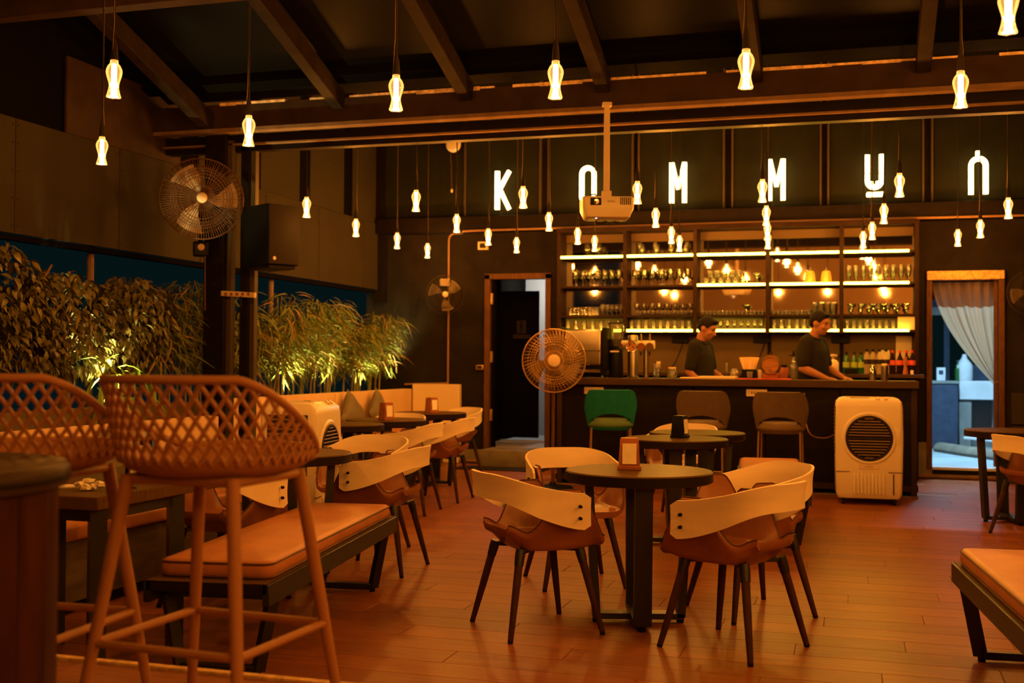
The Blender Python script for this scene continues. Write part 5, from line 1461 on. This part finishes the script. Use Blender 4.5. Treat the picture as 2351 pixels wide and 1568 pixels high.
    for s in (-1, 1): cap_(b, (0, s*.085, .93), (.02, s*.095, .50), .10, .075); cap_(b, (.02, s*.095, .50), (-.01, s*.10, .10), .075, .062)
    put(remeshed(b, .014, 5), 'trousers', 'trouser', t)
    for s in (-1, 1): B().ball((.055, s*.108, .045), (.135, .05, .045), 14, 10).done('shoe', 'black', t)
    # hair, eyes, brows
    b = B()
    b.ball(H((-.018, 0, .050)), (.100, .084, .090), 22, 14); b.ball(H((.045, 0, .098)), (.055*hairlong, .062, .028*hairlong), 16, 10)
    b.ball(H((-.060, 0, .010)), (.055, .072, .070), 16, 10)
    for s in (-1, 1): b.ball(H((.012, s*.066, .045)), (.030, .016, .035), 10, 8)
    put(remeshed(b, .0085, 3), 'hair', 'hair', t)
    for s in (-1, 1):
        B().ball(H((.077, s*.030, .018)), (.010, .012, .007), 8, 6).done('eye', 'eye', bo)
        B().ball(H((.086, s*.032, .042)), (.006, .020, .004), 8, 6).done('eyebrow', 'hair', bo)
    B().ball(H((.092, 0, -.0575)), (.006, .022, .003), 8, 6).done('mouth', 'lip', bo)
    t.scale = (k, k, k)
    return t
p1 = at(1612, 735, 12.40)
person('bartender in a charcoal polo shirt looking down, left of the two', (p1.x-.02, 12.40, 0), radians(-14), 1.745, 24,
       ((-.03, -.245, 1.155), (.15, -.215, .985), (.8, .1, -.55)), ((.05, .235, 1.16), (.25, .14, 1.05), (.9, -.2, -.3)))
p2 = at(1872, 722, 12.40)
person('bartender in a charcoal polo shirt reaching forward, right of the two', (p2.x-.03, 12.40, 0), radians(-20), 1.80, 14,
       ((.0, -.25, 1.165), (.23, -.235, 1.075), (.95, .05, -.12)), ((.06, .24, 1.17), (.27, .12, 1.08), (.9, -.2, -.2)), 1.10, .9)

# ================================================================ PLANTS
pt = thing('planter', 'long low planter trough along the left wall holding the plants', 'planter', (0, 0, 0))
B().mm(-5.52, -5.47, 3.2, 13.38, .0, .90, .004).done('front_board', 'plinth', pt)
B().mm(-5.85, -5.80, 3.2, 13.38, .0, .86, .004).done('rear_board', 'plinth', pt)
B().mm(-5.80, -5.52, 3.2, 13.38, .70, .82).done('soil', 'soil', pt)
def leaf_mesh(L, W, droop, seg=3, fold=.25):
    b = B(); rows = []
    for i in range(seg+1):
        q = i/seg; w = W*sin(pi*(.08+.92*q)**.75)*.5 if i < seg else .0008
        if i == 0: w = W*.10
        z = -droop*q*q*L; x = L*q*(1-.25*droop*q)
        rows.append([(x, -w, z + fold*w), (x, 0, z), (x, w, z + fold*w)])
    return b.grid(rows)
def frame_from(d, roll):
    d = Vector(d).normalized(); u = Vector((0, 0, 1)); s = u.cross(d)
    s = s.normalized() if s.length > 1e-3 else Vector((0, 1, 0)); n = d.cross(s)
    m = Matrix((d, s, n)).transposed()
    return m @ Matrix.Rotation(roll, 3, 'X')
def foliage(name, m, protos, places, parent):
    """places: (position, direction, roll, size, proto index)"""
    V = []; Fc = []
    data = []
    for pr_ in protos:
        data.append(([v.co.copy() for v in pr_.vertices], [tuple(p.vertices) for p in pr_.polygons]))
    for p, d, roll, s, k in places:
        R3 = frame_from(d, roll); vs, fs = data[k]; o = len(V)
        for v in vs: V.append(Vector(p) + R3 @ (v*s))
        for f in fs: Fc.append(tuple(o+i for i in f))
    me = bpy.data.meshes.new(name); me.from_pydata(V, [], Fc); me.update()
    for p in me.polygons: p.use_smooth = True
    me.materials.append(M[m]); o = bpy.data.objects.new(name, me); col.objects.link(o); o.parent = parent
    return tag(o, kind='stuff')
def protos_of(specs, m):
    out = []
    for s in specs:
        o = leaf_mesh(*s).done('leaf', m, sharp=80, fix=False); out.append(o.data); bpy.data.objects.remove(o)
    return out
FL = protos_of([(.075, .036, .35), (.088, .040, .55), (.064, .031, .2)], 'ficus')
BL = protos_of([(.20, .014, .55, 4), (.16, .013, .8, 4), (.23, .015, .9, 4)], 'bamboo')
BY = protos_of([(.21, .026, .55, 4), (.26, .028, .9, 4)], 'bambooyoung')
def place_leaf(me, p, d, roll, s, parent):
    o = bpy.data.objects.new('leaf', me); col.objects.link(o); o.parent = parent
    o.matrix_local = Matrix.Translation(p) @ (frame_from(d, roll) @ Matrix.Diagonal((s, s, s))).to_4x4()
def ficus(loc, blobs, n, label, r):
    t = thing('ficus_shrub', label, 'shrub', loc, 0, 'ficus shrubs in the planter')
    B().tube(catmull([(0, 0, -.02), (.02, .01, .25), (-.02, .03, .5), (0, 0, .85)], 4), [.045]*4+[.04]*4+[.03]*4+[.02], 10).done('trunk', 'bark', t)
    b = B()
    for k in range(14):
        c, rad = blobs[k % len(blobs)]
        tip = Vector(c) + Vector((r.uniform(-.6, .6)*rad[0], r.uniform(-.8, .8)*rad[1], r.uniform(-.5, .8)*rad[2]))
        b.tube(catmull([(0, 0, .35+.02*k), (tip.x*.4, tip.y*.4, .45+.35*(tip.z-.45)), tip], 4), .008, 5)
    b.done('branches', 'bark', t)
    pl_ = []
    wts = [x[1][0]*x[1][1]*x[1][2] for x in blobs]
    for i in range(n):
        c, rad = r.choices(blobs, wts)[0]
        v = Vector((r.gauss(0, 1), r.gauss(0, 1), r.gauss(0, 1))).normalized(); q = r.uniform(.55, 1.04)**.6
        p = Vector(c) + Vector((v.x*rad[0], v.y*rad[1], v.z*rad[2]))*q
        d = Vector((v.x*.7 + r.gauss(0, .35), v.y*.7 + r.gauss(0, .35), v.z*.25 - .55 + r.gauss(0, .3)))
        pl_.append((p, d, r.uniform(-.7, .7), r.uniform(.8, 1.15), r.randrange(3)))
    # leaves turned to the room and standing out most are single parts
    score = sorted(range(n), key=lambda i: -(pl_[i][0].x + .15*pl_[i][0].z))
    own = set(score[:60])
    for i in own: p, d, ro, s, k = pl_[i]; place_leaf(FL[k], p, d, ro, s, t)
    foliage('foliage', 'ficus', FL, [pl_[i] for i in range(n) if i not in own], t)
r6 = random.Random(11)
ficus((-5.66, 6.45, .80), [((0, 0, .92), (.30, .50, .36)), ((.0, -.2, .60), (.26, .5, .32)), ((.03, .25, .56), (.22, .4, .26))], 2300, 'bushy ficus shrub at the far left of the planter', r6)
ficus((-5.66, 7.20, .80), [((0, 0, .80), (.28, .46, .32)), ((.0, .1, .58), (.23, .42, .26))], 2000, 'bushy ficus shrub between the far left one and the lit bamboo tuft', r6)
ficus((-5.66, 7.95, .80), [((0, .1, .82), (.28, .44, .32)), ((.0, .0, .58), (.20, .40, .25))], 2000, 'bushy ficus shrub nearest the steel column', r6)
def bamboo(loc, n, hmax, spread, label, r, nculm=6, dry=.18, own_n=22):
    t = thing('bamboo_clump', label, 'bamboo', loc, 0, 'bamboo clumps in the planter')
    pl_, dr = [], []
    for c in range(nculm):
        bx, by = r.uniform(-.10, .10), r.uniform(-spread, spread)*.7; h = hmax*r.uniform(.72, 1.05)
        lean = Vector((r.uniform(-.05, .22), r.uniform(-.25, .25)*spread*2, 0))
        pts = [Vector((bx, by, 0)) + lean*(q*q) + Vector((0, 0, h*q)) for q in (0, .2, .4, .6, .8, 1)]
        cu = B().tube(pts, [.011, .0105, .009, .008, .006, .003], 6).done('culm', 'culm', t)
        for q in (.18, .36, .55, .74):
            i = int(q*5); pp = pts[i].lerp(pts[i+1], q*5-i); B().tube([pp-Vector((0, 0, .004)), pp+Vector((0, 0, .004))], .0128, 6).done('node', 'culm', cu)
        for k in range(n//nculm):
            q = r.uniform(.30, 1.02)**.7; i = min(4, int(q*5)); p = pts[i].lerp(pts[i+1], min(1, q*5-i))
            a = r.uniform(0, 2*pi); rr = r.uniform(.02, .17)
            off = Vector((cos(a)*rr*.9, sin(a)*rr*1.25, r.uniform(-.06, .06)))
            d = Vector((cos(a) + .3, sin(a), r.uniform(-.75, .55)))
            off.y = min(off.y, 13.20 - loc[1] - p.y) if p.y + off.y + loc[1] > 13.20 else off.y
            (dr if r.random() < dry*(1.4-q) else pl_).append((p+off, d, r.uniform(-.9, .9), r.uniform(.7, 1.2), r.randrange(3)))
    score = sorted(range(len(pl_)), key=lambda i: -pl_[i][0].x); own = set(score[:own_n])
    for i in own: p, d, ro, s, k = pl_[i]; place_leaf(BL[k], p, d, ro, s, t)
    foliage('foliage', 'bamboo', BL, [pl_[i] for i in range(len(pl_)) if i not in own], t)
    foliage('dry_foliage', 'dryleaf', BL, dr, t)
r7 = random.Random(23)
BM = [(8.52, 700, 1.10, 'behind the steel column, left part'), (9.15, 600, 1.05, 'behind the steel column, right part'), (9.75, 800, 1.05, 'just right of the steel column'), (10.40, 800, 1.08, 'left of the middle uplight'), (11.05, 800, 1.10, 'between the two middle uplights'),
      (11.70, 800, 1.08, 'right of the middle uplights'), (12.25, 800, 1.08, 'second from the back wall'), (12.80, 900, 1.08, 'nearest the back wall, brightly lit')]
for y, n, h, lb in BM: bamboo((-5.66, y, .80), n, h, .30, 'feathery bamboo clump in the planter, %s' % lb, r7)
# bright young tuft among the ficus
tf = thing('bamboo_tuft', 'brightly uplit young bamboo tuft below the ficus shrubs', 'bamboo', (-5.47, 7.46, .88))
B().tube(catmull([(0, 0, 0), (.03, -.05, .18), (.02, -.12, .36)], 4), .008, 6).done('culm', 'culm', tf); B().tube(catmull([(0, .05, 0), (.02, .2, .2), (.03, .33, .28)], 4), .006, 6).done('culm', 'culm', tf)
for k in range(64):
    a = r7.uniform(-.3, 1); base = Vector((.02, -.12*a+.0, .36*abs(a)+.0)) if k % 3 else Vector((.03, .33*abs(a), .28*abs(a)))
    ang = r7.uniform(-pi, pi); d = Vector((cos(ang)*.7+.35, sin(ang), r7.uniform(-.8, .5)))
    place_leaf(BY[k % 2], base + Vector((r7.uniform(.02, .13), r7.uniform(-.20, .20), r7.uniform(-.03, .10))), d, r7.uniform(-.6, .6), r7.uniform(.75, 1.2), tf)
# uplights
ul = bpy.data.lights.new('uplight', 'SPOT'); ul.energy = 150; ul.color = (1, .80, .26); ul.spot_size = radians(95); ul.spot_blend = .7; ul.shadow_soft_size = .03
for i, (y, lb) in enumerate(((7.46, 'small black garden spotlight under the ficus shrubs'), (10.55, 'small black garden spotlight under the middle bamboo, left'), (11.35, 'small black garden spotlight under the middle bamboo, right'), (12.45, 'small black garden spotlight second from the back wall'), (13.15, 'small black garden spotlight next to the back wall'))):
    t = thing('garden_spotlight', lb, 'spotlight', (-5.50 if i == 0 else -5.535, y, .82), 0, 'planter spotlights')
    B().tube([(0, 0, 0), (0, 0, .035)], .008, 6).done('stake', 'black', t)
    B().lathe([(0, .03), (.018, .032), (.024, .05), (.026, .085), (.022, .085)], 12).done('housing', 'black', t)
    B().lathe([(0, .078), (.0215, .078)], 12).done('lens', emit('uplight_lens', (1, .85, .4), 8, False) if i == 0 else bpy.data.materials['uplight_lens'], t)
    ud = ul
    if i == 0: ud = ul.copy(); ud.energy = 330
    o = bpy.data.objects.new('uplight_beam', ud); col.objects.link(o); o.parent = t; o.location = (0, 0, .09); o.rotation_euler = (pi, radians(8 if i == 0 else -10), 0)

for o in list(bpy.data.objects):
    if o.type == 'MESH' and not o.data.materials: o.data.materials.append(M['frame'])
